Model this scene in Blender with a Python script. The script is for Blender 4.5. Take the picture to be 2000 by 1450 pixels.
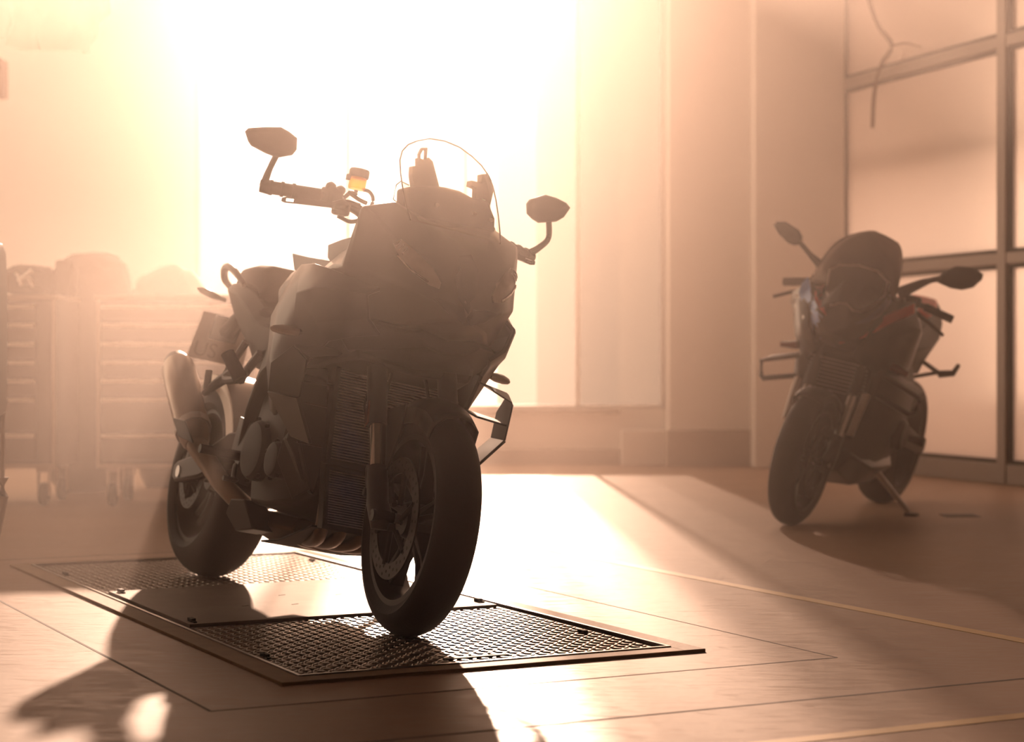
import bpy, bmesh, math, random
from mathutils import Vector, Matrix, noise
from mathutils.bvhtree import BVHTree

random.seed(7)
S = bpy.context.scene
COL = S.collection
for o in list(bpy.data.objects):
    bpy.data.objects.remove(o)

# ------------------------------------------------------------------ camera
# fitted to the photograph (2000 x 1450): focal length in pixels, horizon row, eye height in metres
F, YH, H = 3740.0, 704.0, 0.72
cam_d = bpy.data.cameras.new('camera')
cam_d.sensor_width = 36.0
cam_d.lens = 36.0 * F / 2000.0
cam_d.shift_y = (YH - 725.0) / 2000.0
cam_d.clip_end = 200
cam_d.dof.use_dof = True
cam_d.dof.focus_distance = 4.95
cam_d.dof.aperture_fstop = 3.2
cam = bpy.data.objects.new('camera', cam_d)
cam.location = (0, 0, H)
cam.rotation_euler = (math.pi / 2, 0, 0)
COL.objects.link(cam)
S.camera = cam

# ------------------------------------------------------------------ sky, sun, exposure
world = bpy.data.worlds.new('sky')
S.world = world
world.use_nodes = True
wn = world.node_tree.nodes
wn['Background'].inputs[0].default_value = (1.0, 0.76, 0.58, 1)
wn['Background'].inputs[1].default_value = 1.8

SUN_EL, SUN_DX = math.radians(16.6), 0.05
sun_d = bpy.data.lights.new('sun', 'SUN')
sun_d.energy = 12.0
sun_d.color = (1.0, 0.68, 0.52)
sun_d.angle = math.radians(1.0)
sun = bpy.data.objects.new('sun', sun_d)
ray = Vector((SUN_DX, -1.0, 0)).normalized() * math.cos(SUN_EL) + Vector((0, 0, -math.sin(SUN_EL)))
sun.rotation_euler = ray.to_track_quat('-Z', 'Y').to_euler()
sun.location = (-0.5, 20, 8)
COL.objects.link(sun)

S.view_settings.view_transform = 'Standard'
S.view_settings.look = 'None'
S.view_settings.exposure = 0.0
S.view_settings.gamma = 1.0
S.view_settings.use_curve_mapping = False
cy = S.cycles
cy.use_denoising = True
cy.max_bounces = 7
cy.diffuse_bounces = 3
cy.glossy_bounces = 3
cy.transparent_max_bounces = 12
cy.volume_bounces = 2
cy.sample_clamp_indirect = 4.0
cy.use_adaptive_sampling = True
cy.adaptive_threshold = 0.02
cy.volume_step_rate = 1.5
cy.caustics_reflective = False
cy.caustics_refractive = False

# ------------------------------------------------------------------ materials
MATS = {}
def mat(name, col, rough=0.5, metal=0.0, spec=0.5, var=0.0, vscale=8.0, bump=0.0, bscale=60.0, coat=0.0):
    if name in MATS:
        return MATS[name]
    m = bpy.data.materials.new(name)
    m.use_nodes = True
    nt = m.node_tree
    b = nt.nodes['Principled BSDF']
    b.inputs['Base Color'].default_value = (*col, 1)
    b.inputs['Roughness'].default_value = rough
    b.inputs['Metallic'].default_value = metal
    b.inputs['Specular IOR Level'].default_value = spec
    b.inputs['Coat Weight'].default_value = coat
    tc = nt.nodes.new('ShaderNodeTexCoord')
    if var > 0:
        n = nt.nodes.new('ShaderNodeTexNoise')
        n.inputs['Scale'].default_value = vscale
        n.inputs['Detail'].default_value = 5
        nt.links.new(tc.outputs['Object'], n.inputs['Vector'])
        r = nt.nodes.new('ShaderNodeMapRange')
        r.inputs['To Min'].default_value = 1 - var
        r.inputs['To Max'].default_value = 1 + var
        nt.links.new(n.outputs['Fac'], r.inputs['Value'])
        mx = nt.nodes.new('ShaderNodeVectorMath')
        mx.operation = 'SCALE'
        mx.inputs[0].default_value = col
        nt.links.new(r.outputs['Result'], mx.inputs['Scale'])
        nt.links.new(mx.outputs['Vector'], b.inputs['Base Color'])
    if bump > 0:
        n2 = nt.nodes.new('ShaderNodeTexNoise')
        n2.inputs['Scale'].default_value = bscale
        nt.links.new(tc.outputs['Object'], n2.inputs['Vector'])
        bp = nt.nodes.new('ShaderNodeBump')
        bp.inputs['Strength'].default_value = bump
        bp.inputs['Distance'].default_value = 0.01
        nt.links.new(n2.outputs['Fac'], bp.inputs['Height'])
        nt.links.new(bp.outputs['Normal'], b.inputs['Normal'])
    MATS[name] = m
    return m

def mix_mat(name, parts):
    """weighted sum of simple shaders: parts = [(weight, node type, colour, roughness)]"""
    m = bpy.data.materials.new(name)
    m.use_nodes = True
    nt = m.node_tree
    nt.nodes.remove(nt.nodes['Principled BSDF'])
    out = nt.nodes['Material Output']
    acc, wsum = None, 0.0
    for w, typ, col, rough in parts:
        n = nt.nodes.new(typ)
        n.inputs['Color'].default_value = (*col, 1)
        if 'Roughness' in n.inputs:
            n.inputs['Roughness'].default_value = rough
        if acc is None:
            acc, wsum = n, w
        else:
            mx = nt.nodes.new('ShaderNodeMixShader')
            wsum += w
            mx.inputs[0].default_value = w / wsum
            nt.links.new(acc.outputs[0], mx.inputs[1])
            nt.links.new(n.outputs[0], mx.inputs[2])
            acc = mx
    nt.links.new(acc.outputs[0], out.inputs['Surface'])
    MATS[name] = m
    return m

T_, G_, D_, L_ = 'ShaderNodeBsdfTransparent', 'ShaderNodeBsdfGlossy', 'ShaderNodeBsdfDiffuse', 'ShaderNodeBsdfTranslucent'
mat('black_paint', (0.012, 0.012, 0.014), 0.38, spec=0.45, coat=0.12, var=0.15)
mat('black_plastic', (0.016, 0.015, 0.016), 0.58, bump=0.08, bscale=300)
mat('nose_paint', (0.055, 0.048, 0.045), 0.3, coat=0.4, var=0.15)
mat('dark_satin', (0.018, 0.017, 0.017), 0.45, var=0.1)
mat('rubber', (0.012, 0.011, 0.012), 0.7, bump=0.1, bscale=120)
mat('dark_metal', (0.035, 0.03, 0.028), 0.45, 0.7, var=0.2)
mat('steel', (0.45, 0.42, 0.4), 0.3, 1.0, var=0.1)
mat('titanium', (0.35, 0.28, 0.23), 0.33, 1.0, var=0.15, vscale=14)
mat('header_steel', (0.16, 0.11, 0.085), 0.38, 1.0, var=0.2)
mat('chrome', (0.75, 0.72, 0.7), 0.12, 1.0, var=0.03)
mat('engine_grey', (0.03, 0.027, 0.026), 0.55, 0.3, var=0.25)
mat('seat_cloth', (0.02, 0.018, 0.018), 0.75, bump=0.25, bscale=200)
mat('red_reflector', (0.14, 0.035, 0.022), 0.2, var=0.1)
mat('lens_grey', (0.5, 0.47, 0.44), 0.15, spec=0.7, var=0.2, vscale=30)
mat('plate_white', (0.55, 0.52, 0.48), 0.5, var=0.05)
mat('plate_ink', (0.36, 0.33, 0.30), 0.6, var=0.05)
mat('sticker_green', (0.25, 0.5, 0.35), 0.5, var=0.1)
mat('radiator_fin', (0.42, 0.38, 0.35), 0.5, 0.5, var=0.15, vscale=40)
mix_mat('clear_screen', [(0.88, T_, (0.97, 0.93, 0.88), 0), (0.05, G_, (1, 1, 1), 0.05), (0.07, L_, (0.9, 0.75, 0.6), 0)])
mix_mat('smoked_screen', [(0.25, T_, (0.3, 0.2, 0.16), 0), (0.25, G_, (0.25, 0.2, 0.18), 0.2), (0.5, D_, (0.03, 0.022, 0.02), 0.3)])
mix_mat('amber_fluid', [(0.45, T_, (1.0, 0.55, 0.1), 0), (0.45, L_, (1.0, 0.5, 0.08), 0), (0.1, G_, (1, 1, 1), 0.1)])
mat('paint_white', (0.85, 0.82, 0.80), 0.25, coat=0.5, var=0.03)
mat('paint_blue', (0.28, 0.48, 0.90), 0.35, var=0.05)
mat('paint_navy', (0.03, 0.045, 0.12), 0.35, var=0.05)
mat('paint_red', (0.62, 0.05, 0.03), 0.35, var=0.05)

mat('wall_paint', (0.88, 0.80, 0.735), 0.8, var=0.05, vscale=1.2, bump=0.05, bscale=40)
mat('plinth_paint', (0.45, 0.36, 0.29), 0.7, var=0.06, vscale=2)
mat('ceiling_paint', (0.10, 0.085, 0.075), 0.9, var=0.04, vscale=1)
mat('frame_alu', (0.30, 0.25, 0.22), 0.45, 0.3, var=0.05)
mat('gasket', (0.03, 0.022, 0.02), 0.6, var=0.05)
mix_mat('clear_glass', [(0.9, T_, (1, 0.97, 0.93), 0), (0.1, L_, (1, 0.9, 0.8), 0)])
mix_mat('pillar_strip_glass', [(0.55, T_, (1, 0.94, 0.88), 0), (0.45, L_, (0.85, 0.74, 0.65), 0)])
for nm_, t_, l_ in (('sun_fade_glass', .70, .03), ('mid_sun_fade_glass', .52, .03), ('deep_sun_fade_glass', .36, .012), ('pale_sun_fade_glass', .32, .06)):  # made-up pane grades that fade sunlight and window brightness sideways
    mix_mat(nm_, [(t_, T_, (1, 0.95, 0.9), 0), (1 - t_, L_, (l_, l_ * .82, l_ * .68), 0)])
mix_mat('milky_glass', [(0.10, T_, (0.95, 0.9, 0.85), 0), (0.42, L_, (0.95, 0.88, 0.84), 0), (0.26, D_, (0.90, 0.80, 0.74), 0.3), (0.22, G_, (0.98, 0.9, 0.85), 0.14)])
mat('cabinet_paint', (0.10, 0.055, 0.035), 0.45, var=0.1, vscale=3)
mat('cabinet_edge', (0.45, 0.36, 0.3), 0.4, 0.2, var=0.05)
mat('handle_alu', (0.92, 0.86, 0.80), 0.35, 0.3, var=0.05)
mat('tarp', (0.13, 0.085, 0.06), 0.8, var=0.2, vscale=5, bump=0.4, bscale=12)
mat('pale_plastic', (0.7, 0.64, 0.6), 0.35, var=0.05)
mat('brown_box', (0.22, 0.08, 0.04), 0.6, var=0.1)
mat('cable', (0.10, 0.045, 0.03), 0.6, var=0.1)
mix_mat('plastic_sheet', [(0.62, T_, (1, 0.95, 0.9), 0), (0.3, L_, (0.25, 0.2, 0.17), 0), (0.08, G_, (1, 1, 1), 0.2)])
mat('yellow_line', (0.62, 0.40, 0.14), 0.5, var=0.18, vscale=20)
mat('joint_dark', (0.10, 0.065, 0.05), 0.8, var=0.2)
mat('pit_frame', (0.26, 0.15, 0.06), 0.7, 0.0, var=0.25, vscale=18, bump=0.1)
mat('tread_steel', (0.26, 0.22, 0.19), 0.32, 0.95, var=0.2, vscale=6)
mat('smooth_steel', (0.24, 0.185, 0.15), 0.6, 0.25, var=0.25, vscale=9, bump=0.15, bscale=350)
mat('slot_dark', (0.015, 0.012, 0.012), 0.7, var=0.05)

# polished concrete: noise colour, fine scratches in the gloss
def concrete():
    m = bpy.data.materials.new('polished_concrete')
    m.use_nodes = True
    nt = m.node_tree
    b = nt.nodes['Principled BSDF']
    tc = nt.nodes.new('ShaderNodeTexCoord')
    n1 = nt.nodes.new('ShaderNodeTexNoise'); n1.inputs['Scale'].default_value = 1.6; n1.inputs['Detail'].default_value = 8
    n2 = nt.nodes.new('ShaderNodeTexNoise'); n2.inputs['Scale'].default_value = 38; n2.inputs['Detail'].default_value = 6
    mp = nt.nodes.new('ShaderNodeMapping'); mp.inputs['Scale'].default_value = (1.0, 5.0, 1); mp.inputs['Rotation'].default_value = (0, 0, 0.9)
    n3 = nt.nodes.new('ShaderNodeTexNoise'); n3.inputs['Scale'].default_value = 9; n3.inputs['Detail'].default_value = 9; n3.inputs['Distortion'].default_value = 1.5
    nt.links.new(tc.outputs['Object'], n1.inputs['Vector'])
    nt.links.new(tc.outputs['Object'], n2.inputs['Vector'])
    nt.links.new(tc.outputs['Object'], mp.inputs['Vector'])
    nt.links.new(mp.outputs['Vector'], n3.inputs['Vector'])
    cr = nt.nodes.new('ShaderNodeValToRGB')
    cr.color_ramp.elements[0].position = 0.3; cr.color_ramp.elements[0].color = (0.35, 0.235, 0.165, 1)
    cr.color_ramp.elements[1].position = 0.72; cr.color_ramp.elements[1].color = (0.46, 0.315, 0.225, 1)
    mx = nt.nodes.new('ShaderNodeMath'); mx.operation = 'ADD'
    m1 = nt.nodes.new('ShaderNodeMath'); m1.operation = 'MULTIPLY'; m1.inputs[1].default_value = 0.5
    m2 = nt.nodes.new('ShaderNodeMath'); m2.operation = 'MULTIPLY'; m2.inputs[1].default_value = 0.5
    nt.links.new(n1.outputs['Fac'], m1.inputs[0]); nt.links.new(n3.outputs['Fac'], m2.inputs[0])
    nt.links.new(m1.outputs[0], mx.inputs[0]); nt.links.new(m2.outputs[0], mx.inputs[1])
    nt.links.new(mx.outputs[0], cr.inputs[0])
    nt.links.new(cr.outputs[0], b.inputs['Base Color'])
    rr = nt.nodes.new('ShaderNodeMapRange')
    rr.inputs['From Min'].default_value = 0.3; rr.inputs['From Max'].default_value = 0.7
    rr.inputs['To Min'].default_value = 0.36; rr.inputs['To Max'].default_value = 0.58
    nt.links.new(n3.outputs['Fac'], rr.inputs['Value'])
    nt.links.new(rr.outputs[0], b.inputs['Roughness'])
    bp = nt.nodes.new('ShaderNodeBump'); bp.inputs['Strength'].default_value = 0.05; bp.inputs['Distance'].default_value = 0.004
    nt.links.new(n2.outputs['Fac'], bp.inputs['Height'])
    nt.links.new(bp.outputs['Normal'], b.inputs['Normal'])
    b.inputs['Specular IOR Level'].default_value = 0.17
    MATS['concrete'] = m
concrete()

# ------------------------------------------------------------------ mesh helpers
def V(*a):
    return Vector(a)

def finish(name, bm, m, parent=None, bev=0.0, sub=0, ang=35, solid=0.0):
    bmesh.ops.remove_doubles(bm, verts=bm.verts, dist=1e-5)
    bmesh.ops.recalc_face_normals(bm, faces=bm.faces)
    ca = math.radians(ang)
    for f in bm.faces:
        f.smooth = True
    for e in bm.edges:
        if len(e.link_faces) == 2:
            try:
                if e.calc_face_angle() > ca:
                    e.smooth = False
            except ValueError:
                pass
    me = bpy.data.meshes.new(name)
    bm.to_mesh(me)
    bm.free()
    me.materials.append(MATS[m])
    o = bpy.data.objects.new(name, me)
    COL.objects.link(o)
    if parent is not None:
        o.parent = parent
    if solid:
        md = o.modifiers.new('thickness', 'SOLIDIFY'); md.thickness = solid; md.offset = 0
    if bev:
        md = o.modifiers.new('bevel', 'BEVEL'); md.width = bev; md.segments = 2; md.limit_method = 'ANGLE'; md.angle_limit = math.radians(30)
        md.harden_normals = False
    if sub:
        md = o.modifiers.new('smooth', 'SUBSURF'); md.levels = sub; md.render_levels = sub
    return o

def box(bm, c, s, rot=None):
    mtx = Matrix.Translation(Vector(c)) @ (rot.to_4x4() if rot else Matrix.Identity(4)) @ Matrix.Diagonal((s[0], s[1], s[2], 1))
    bmesh.ops.create_cube(bm, size=1.0, matrix=mtx)

def loft(bm, rings, cap=True, closed=True):
    vs = [[bm.verts.new(p) for p in r] for r in rings]
    n = len(rings[0])
    for a, b in zip(vs[:-1], vs[1:]):
        for i in range(n if closed else n - 1):
            j = (i + 1) % n
            try:
                bm.faces.new((a[i], a[j], b[j], b[i]))
            except ValueError:
                pass
    if cap and closed:
        for r in (vs[0], vs[-1]):
            try:
                bm.faces.new(r)
            except ValueError:
                pass
    return vs

def catmull(pts, k=6):
    P = [Vector(p) for p in pts]
    if len(P) < 3:
        return P
    out = []
    Q = [P[0] * 2 - P[1]] + P + [P[-1] * 2 - P[-2]]
    for i in range(1, len(Q) - 2):
        for t in range(k):
            u = t / k
            a, b, c, d = Q[i - 1], Q[i], Q[i + 1], Q[i + 2]
            out.append(0.5 * ((2 * b) + (c - a) * u + (2 * a - 5 * b + 4 * c - d) * u * u + (3 * b - a - 3 * c + d) * u ** 3))
    out.append(P[-1])
    return out

def tube(bm, pts, r, n=10, smooth=True, flat=1.0):
    P = catmull(pts) if smooth else [Vector(p) for p in pts]
    k = len(P)
    rs = r if isinstance(r, (list, tuple)) else None
    rings = []
    up = V(0, 0, 1)
    for i, p in enumerate(P):
        t = (P[min(i + 1, k - 1)] - P[max(i - 1, 0)]).normalized()
        a = t.cross(up)
        if a.length < 1e-3:
            a = t.cross(V(1, 0, 0))
        a.normalize()
        b = a.cross(t).normalized()
        if rs:
            x = i / (k - 1) * (len(rs) - 1)
            j = min(int(x), len(rs) - 2)
            rad = rs[j] + (rs[j + 1] - rs[j]) * (x - j)
        else:
            rad = r
        rings.append([p + a * math.cos(q) * rad + b * math.sin(q) * rad * flat for q in [2 * math.pi * s / n for s in range(n)]])
    loft(bm, rings)

def lathe(bm, prof, c, axis='y', n=48, closed=True):
    """prof = [(along axis, radius)]"""
    c = Vector(c)
    rings = []
    for h, r in prof:
        ring = []
        for i in range(n):
            a = 2 * math.pi * i / n
            if axis == 'y':
                ring.append(c + V(r * math.cos(a), h, r * math.sin(a)))
            elif axis == 'z':
                ring.append(c + V(r * math.cos(a), r * math.sin(a), h))
            else:
                ring.append(c + V(h, r * math.cos(a), r * math.sin(a)))
        rings.append(ring)
    if closed:
        rings.append(rings[0])
    loft(bm, rings, cap=not closed)

def plate(bm, pts, off):
    """closed polygon extruded by the vector off"""
    off = Vector(off)
    loft(bm, [[Vector(p) for p in pts], [Vector(p) + off for p in pts]])

def ball(bm, c, r, sc=(1, 1, 1), n=12):
    bmesh.ops.create_uvsphere(bm, u_segments=n * 2, v_segments=n, radius=r, matrix=Matrix.Translation(Vector(c)) @ Matrix.Diagonal((*sc, 1)))

def grid_shell(bm, rows):
    vs = [[bm.verts.new(p) for p in r] for r in rows]
    for a, b in zip(vs[:-1], vs[1:]):
        for i in range(len(a) - 1):
            bm.faces.new((a[i], a[i + 1], b[i + 1], b[i]))

def empty(name, label, cat, group=None, mtx=None):
    o = bpy.data.objects.new(name, None)
    o.empty_display_size = 0.1
    COL.objects.link(o)
    if mtx is not None:
        o.matrix_world = mtx
    o['label'] = label
    o['category'] = cat
    if group:
        o['group'] = group
    return o

def tag(o, label, cat, group=None):
    o['label'] = label
    o['category'] = cat
    if group:
        o['group'] = group
    return o

def structure(name, bm, m, bev=0.0):
    o = finish(name, bm, m, bev=bev)
    o['kind'] = 'structure'
    return o

def bxo(name, lo, hi, m, parent=None, bev=0.0):
    bm = bmesh.new()
    box(bm, [(a + b) / 2 for a, b in zip(lo, hi)], [b - a for a, b in zip(lo, hi)])
    return finish(name, bm, m, parent, bev=bev)

def sbox(name, lo, hi, m, bev=0.0):
    o = bxo(name, lo, hi, m, bev=bev)
    o['kind'] = 'structure'
    return o

def px_at(px, py, d):
    """world point seen at a pixel, at distance d along the view axis"""
    return V((px - 1000) / F * d, d, H - (py - YH) / F * d)

def ground(px, py):
    return V((px - 1000) * H / (py - YH), F * H / (py - YH), 0)

class Frame:
    """a vehicle's own frame: x forward, y to its left, z up, origin where the front tyre touches the floor"""
    def __init__(s, bx, bd, yaw, lean):
        f = V(math.sin(yaw), -math.cos(yaw), 0)
        l0 = V(math.cos(yaw), math.sin(yaw), 0)
        u0 = V(0, 0, 1)
        l = l0 * math.cos(lean) - u0 * math.sin(lean)
        u = u0 * math.cos(lean) + l0 * math.sin(lean)
        s.lean = lean
        s.O = V(bx, bd, 0)
        s.R = Matrix((f, l, u))
        s.M = Matrix.Translation(s.O) @ s.R.transposed().to_4x4()
        s.C = s.R @ (V(0, 0, H) - s.O)
    def ray(s, px, py):
        return s.R @ V((px - 1000) / F, 1, -(py - YH) / F)
    def at(s, px, py, x=None, y=None, z=None):
        D = s.ray(px, py)
        i, v = (0, x) if x is not None else (1, y) if y is not None else (2, z)
        return s.C + D * ((v - s.C[i]) / D[i])
    def stick(s, px, py, bvh, dflt):
        D = s.ray(px, py).normalized()
        h = bvh.ray_cast(s.C, D)
        return h[0] if h[0] is not None else s.at(px, py, x=dflt)

def flip(p):
    return V(p[0], -p[1], p[2])

# ================================================================== THE SETTING
DW = 13.3            # distance of the window wall
CEIL = 5.3
XL, XR, YB = -4.4, 5.6, -4.0
K = F / DW           # pixels per metre on the window wall
def wx(px):
    return (px - 1000) / K

bm = bmesh.new()
box(bm, ((XL + XR) / 2, (YB + DW) / 2, -0.05), (XR - XL + 0.6, DW - YB + 0.6, 0.1))
floor = structure('floor', bm, 'concrete')
sbox('ceiling', (XL - 0.2, YB - 0.2, CEIL), (XR + 0.2, DW + 0.3, CEIL + 0.15), 'ceiling_paint')
bm = bmesh.new()
LW = [(8.2, 10.5), (10.8, 13.0)]
box(bm, (XL - 0.075, (YB + DW) / 2, 0.2), (0.15, DW - YB, 0.4))
box(bm, (XL - 0.075, (YB + DW) / 2, (4.8 + CEIL) / 2), (0.15, DW - YB, CEIL - 4.8))
ys = [YB] + [q for w_ in LW for q in w_] + [DW]
for a, b in zip(ys[::2], ys[1::2]):
    box(bm, (XL - 0.075, (a + b) / 2, 2.6), (0.15, b - a, 4.4))
structure('wall_left', bm, 'wall_paint')
for k, (a, b) in enumerate(LW):
    bm = bmesh.new()
    for yy in (a + .02, (a + b) / 2, b - .02):
        box(bm, (XL - 0.08, yy, 2.6), (0.05, 0.04, 4.4))
    for zz in (0.42, 2.6, 4.78):
        box(bm, (XL - 0.08, (a + b) / 2, zz), (0.05, b - a, 0.04))
    w = finish('window_%d' % (k + 5), bm, 'frame_alu')
    w['kind'] = 'structure'
    for y0 in (a, (a + b) / 2):
        bxo('pane', (XL - .084, y0 + .03, 0.43), (XL - .078, y0 + (b - a) / 2 - .03, 4.77), 'clear_glass', w)
sbox('wall_right', (XR, YB, 0), (XR + 0.15, DW, CEIL), 'wall_paint')
sbox('wall_front', (XL, YB - 0.15, 0), (XR, YB, CEIL), 'ceiling_paint')
# window wall: solid left of the windows, solid right of them, parapet below, lintel above
WINL, WINR = wx(380), wx(1300)
SILL, HEAD = 0.38, 4.95
bm = bmesh.new()
CL0, CL1 = 3.50, 2.18        # added clerestory above the view: its sill and its right end
box(bm, ((XL + WINL) / 2, DW + 0.1, CL0 / 2), (WINL - XL, 0.2, CL0))
box(bm, ((XL + WINL) / 2, DW + 0.1, (HEAD + CEIL) / 2), (WINL - XL, 0.2, CEIL - HEAD))
box(bm, ((CL1 + WINR) / 2, DW + 0.1, CL0 / 2), (CL1 - WINR, 0.2, CL0))
box(bm, ((CL1 + WINR) / 2, DW + 0.1, (HEAD + CEIL) / 2), (CL1 - WINR, 0.2, CEIL - HEAD))
box(bm, ((XR + CL1) / 2, DW + 0.1, CEIL / 2), (XR - CL1, 0.2, CEIL))
box(bm, ((WINL + WINR) / 2, DW + 0.1, SILL / 2), (WINR - WINL, 0.2, SILL))
box(bm, ((WINL + WINR) / 2, DW + 0.1, (HEAD + CEIL) / 2), (WINR - WINL, 0.2, CEIL - HEAD))
structure('wall_back', bm, 'wall_paint')
sbox('baseboard_back', (XL, DW - 0.03, 0), (wx(1210), DW, 0.10), 'plinth_paint')
sbox('trim_1', (WINL - 0.05, DW - 0.07, SILL - 0.03), (wx(1210), DW + 0.02, SILL), 'plinth_paint', 0.004)
# stepped pillar right of the windows, with its painted plinth
sbox('wall_pillar', (wx(1300), DW - 0.28, 0), (wx(1480) - 0.03, DW, CL0 - .02), 'wall_paint', 0.01)
sbox('baseboard_pillar', (wx(1300) - 0.01, DW - 0.30, 0), (wx(1480) - 0.02, DW - 0.2, 0.245), 'plinth_paint', 0.006)
sbox('wall_step', (wx(1212), DW - 0.2, 0), (wx(1300), DW, 0.24), 'wall_paint', 0.006)
sbox('wall_pier', (1.62, DW - 0.52, 0), (2.22, DW, CL0 - .02), 'wall_paint', 0.01)
# windows: a row of tall panes from sill to head, translucent strips put in for pillars so sun passes
edges = [380, 455, 560, 675, 740, 822, 905, 970, 1048, 1125, 1210, 1300]
kinds = ['sun_fade_glass', 'clear_glass', 'clear_glass', 'pillar_strip_glass', 'clear_glass', 'clear_glass', 'pillar_strip_glass', 'sun_fade_glass', 'mid_sun_fade_glass', 'deep_sun_fade_glass', 'pale_sun_fade_glass']
groups = [(0, 3), (3, 6), (6, 9), (9, 11)]
for wi, (a, b) in enumerate(groups):
    bm = bmesh.new()
    x0, x1 = wx(edges[a]), wx(edges[b])
    t = 0.028
    box(bm, ((x0 + x1) / 2, DW + 0.05, SILL + t / 2), (x1 - x0, 0.06, t))
    box(bm, ((x0 + x1) / 2, DW + 0.05, HEAD - t / 2), (x1 - x0, 0.06, t))
    box(bm, (x0 + t / 2, DW + 0.05, (SILL + HEAD) / 2), (t, 0.06, HEAD - SILL))
    if b == 11:
        box(bm, (x1 - t / 2, DW + 0.05, (SILL + HEAD) / 2), (t, 0.06, HEAD - SILL))
    w = finish('window_%d' % (wi + 1), bm, 'pale_plastic')
    w['kind'] = 'structure'
    for i in range(a, b):
        bm = bmesh.new()
        box(bm, ((wx(edges[i]) + wx(edges[i + 1])) / 2, DW + 0.06, (SILL + HEAD) / 2), (wx(edges[i + 1]) - wx(edges[i]), 0.006, HEAD - SILL - 0.01))
        finish('pane', bm, kinds[i], w)

for k, (x0, x1, n) in enumerate(((XL + .02, WINL, 3), (WINR, CL1, 2))):  # unseen high windows, added to let sun reach the front haze
    bm = bmesh.new()
    t = .03
    box(bm, ((x0 + x1) / 2, DW + .05, CL0 + t / 2), (x1 - x0, .06, t))
    box(bm, ((x0 + x1) / 2, DW + .05, HEAD - t / 2), (x1 - x0, .06, t))
    for i in range(n + 1):
        box(bm, (x0 + (x1 - x0) * i / n, DW + .05, (CL0 + HEAD) / 2), (t, .06, HEAD - CL0))
    w = finish('window_%d' % (k + 7), bm, 'pale_plastic')
    w['kind'] = 'structure'
    for i in range(n):
        bxo('pane', (x0 + (x1 - x0) * i / n, DW + .057, CL0), (x0 + (x1 - x0) * (i + 1) / n, DW + .063, HEAD), 'clear_glass', w)

# glazed partition on the right
PA, PB = V(2.24, 12.92, 0), V(2.88, 11.12, 0)
pdir = (PB - PA).normalized()
pnrm = V(-pdir.y, pdir.x, 0)
if pnrm.x > 0:
    pnrm = -pnrm                       # towards the hall
prot = Matrix.Rotation(math.atan2(pdir.y, pdir.x), 3, 'Z')
PLEN = (PB - PA).length
part = bpy.data.objects.new('wall_partition', None)
COL.objects.link(part)
part['kind'] = 'structure'
def pbox(name, s0, s1, z0, z1, n0, n1, m, parent=part, bev=0.0):
    bm = bmesh.new()
    c = PA + pdir * (s0 + s1) / 2 + pnrm * (n0 + n1) / 2
    box(bm, (c.x, c.y, (z0 + z1) / 2), (s1 - s0, n1 - n0, z1 - z0), prot)
    return finish(name, bm, m, parent, bev=bev)
posts = [0.0, PLEN, 2 * PLEN, 3 * PLEN]
rails = [0.06, 1.31, 2.57, 3.85, 5.1]
for i, s in enumerate(posts):
    p = pbox('post', s - 0.045, s + 0.045, 0, CEIL, -0.05, 0.05, 'frame_alu', bev=0.006)
for i in range(3):
    s0, s1 = posts[i] + 0.045, posts[i + 1] - 0.045
    for z in rails:
        hgt = 0.06 if z < 0.2 else 0.035
        pbox('rail', s0, s1, z - hgt, z + hgt, -0.045, 0.045, 'frame_alu', bev=0.006)
    for z0, z1 in zip(rails[:-1], rails[1:]):
        a, b = z0 + (0.06 if z0 < 0.2 else 0.035), z1 - 0.035
        g = pbox('pane', s0, s1, a, b, -0.008, 0.008, 'milky_glass')
        k = 0.022
        for (u0, u1, v0, v1) in ((s0, s1, a, a + k), (s0, s1, b - k, b), (s0, s0 + k, a + k, b - k), (s1 - k, s1, a + k, b - k)):
            pbox('gasket', u0, u1, v0, v1, -0.02, 0.03, 'gasket', g)
pbox('rail', -0.04, 3 * PLEN, 1.93, 2.0, -0.32, -0.26, 'frame_alu')
bm = bmesh.new()
c = PA + pdir * 1.5 * PLEN - pnrm * 1.2
box(bm, (c.x, c.y, CEIL / 2), (3.4 * PLEN, 0.1, CEIL), prot)
structure('wall_behind_partition', bm, 'wall_paint')

# added lights behind the partition, put in to brighten its panes
for k in range(2):
    ld = bpy.data.lights.new('pane_backlight', 'AREA')
    ld.shape = 'RECTANGLE'
    ld.size, ld.size_y = 1.7, 0.25
    ld.energy = 46.0
    ld.color = (1.0, 0.70, 0.52)
    lo = bpy.data.objects.new('pane_backlight', ld)
    p_ = PA + pdir * (0.95 + 1.9 * k) - pnrm * 1.0
    lo.location = (p_.x, p_.y, 1.95)
    lo.rotation_euler = (0, 0, math.atan2(pdir.y, pdir.x))
    COL.objects.link(lo)

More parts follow.
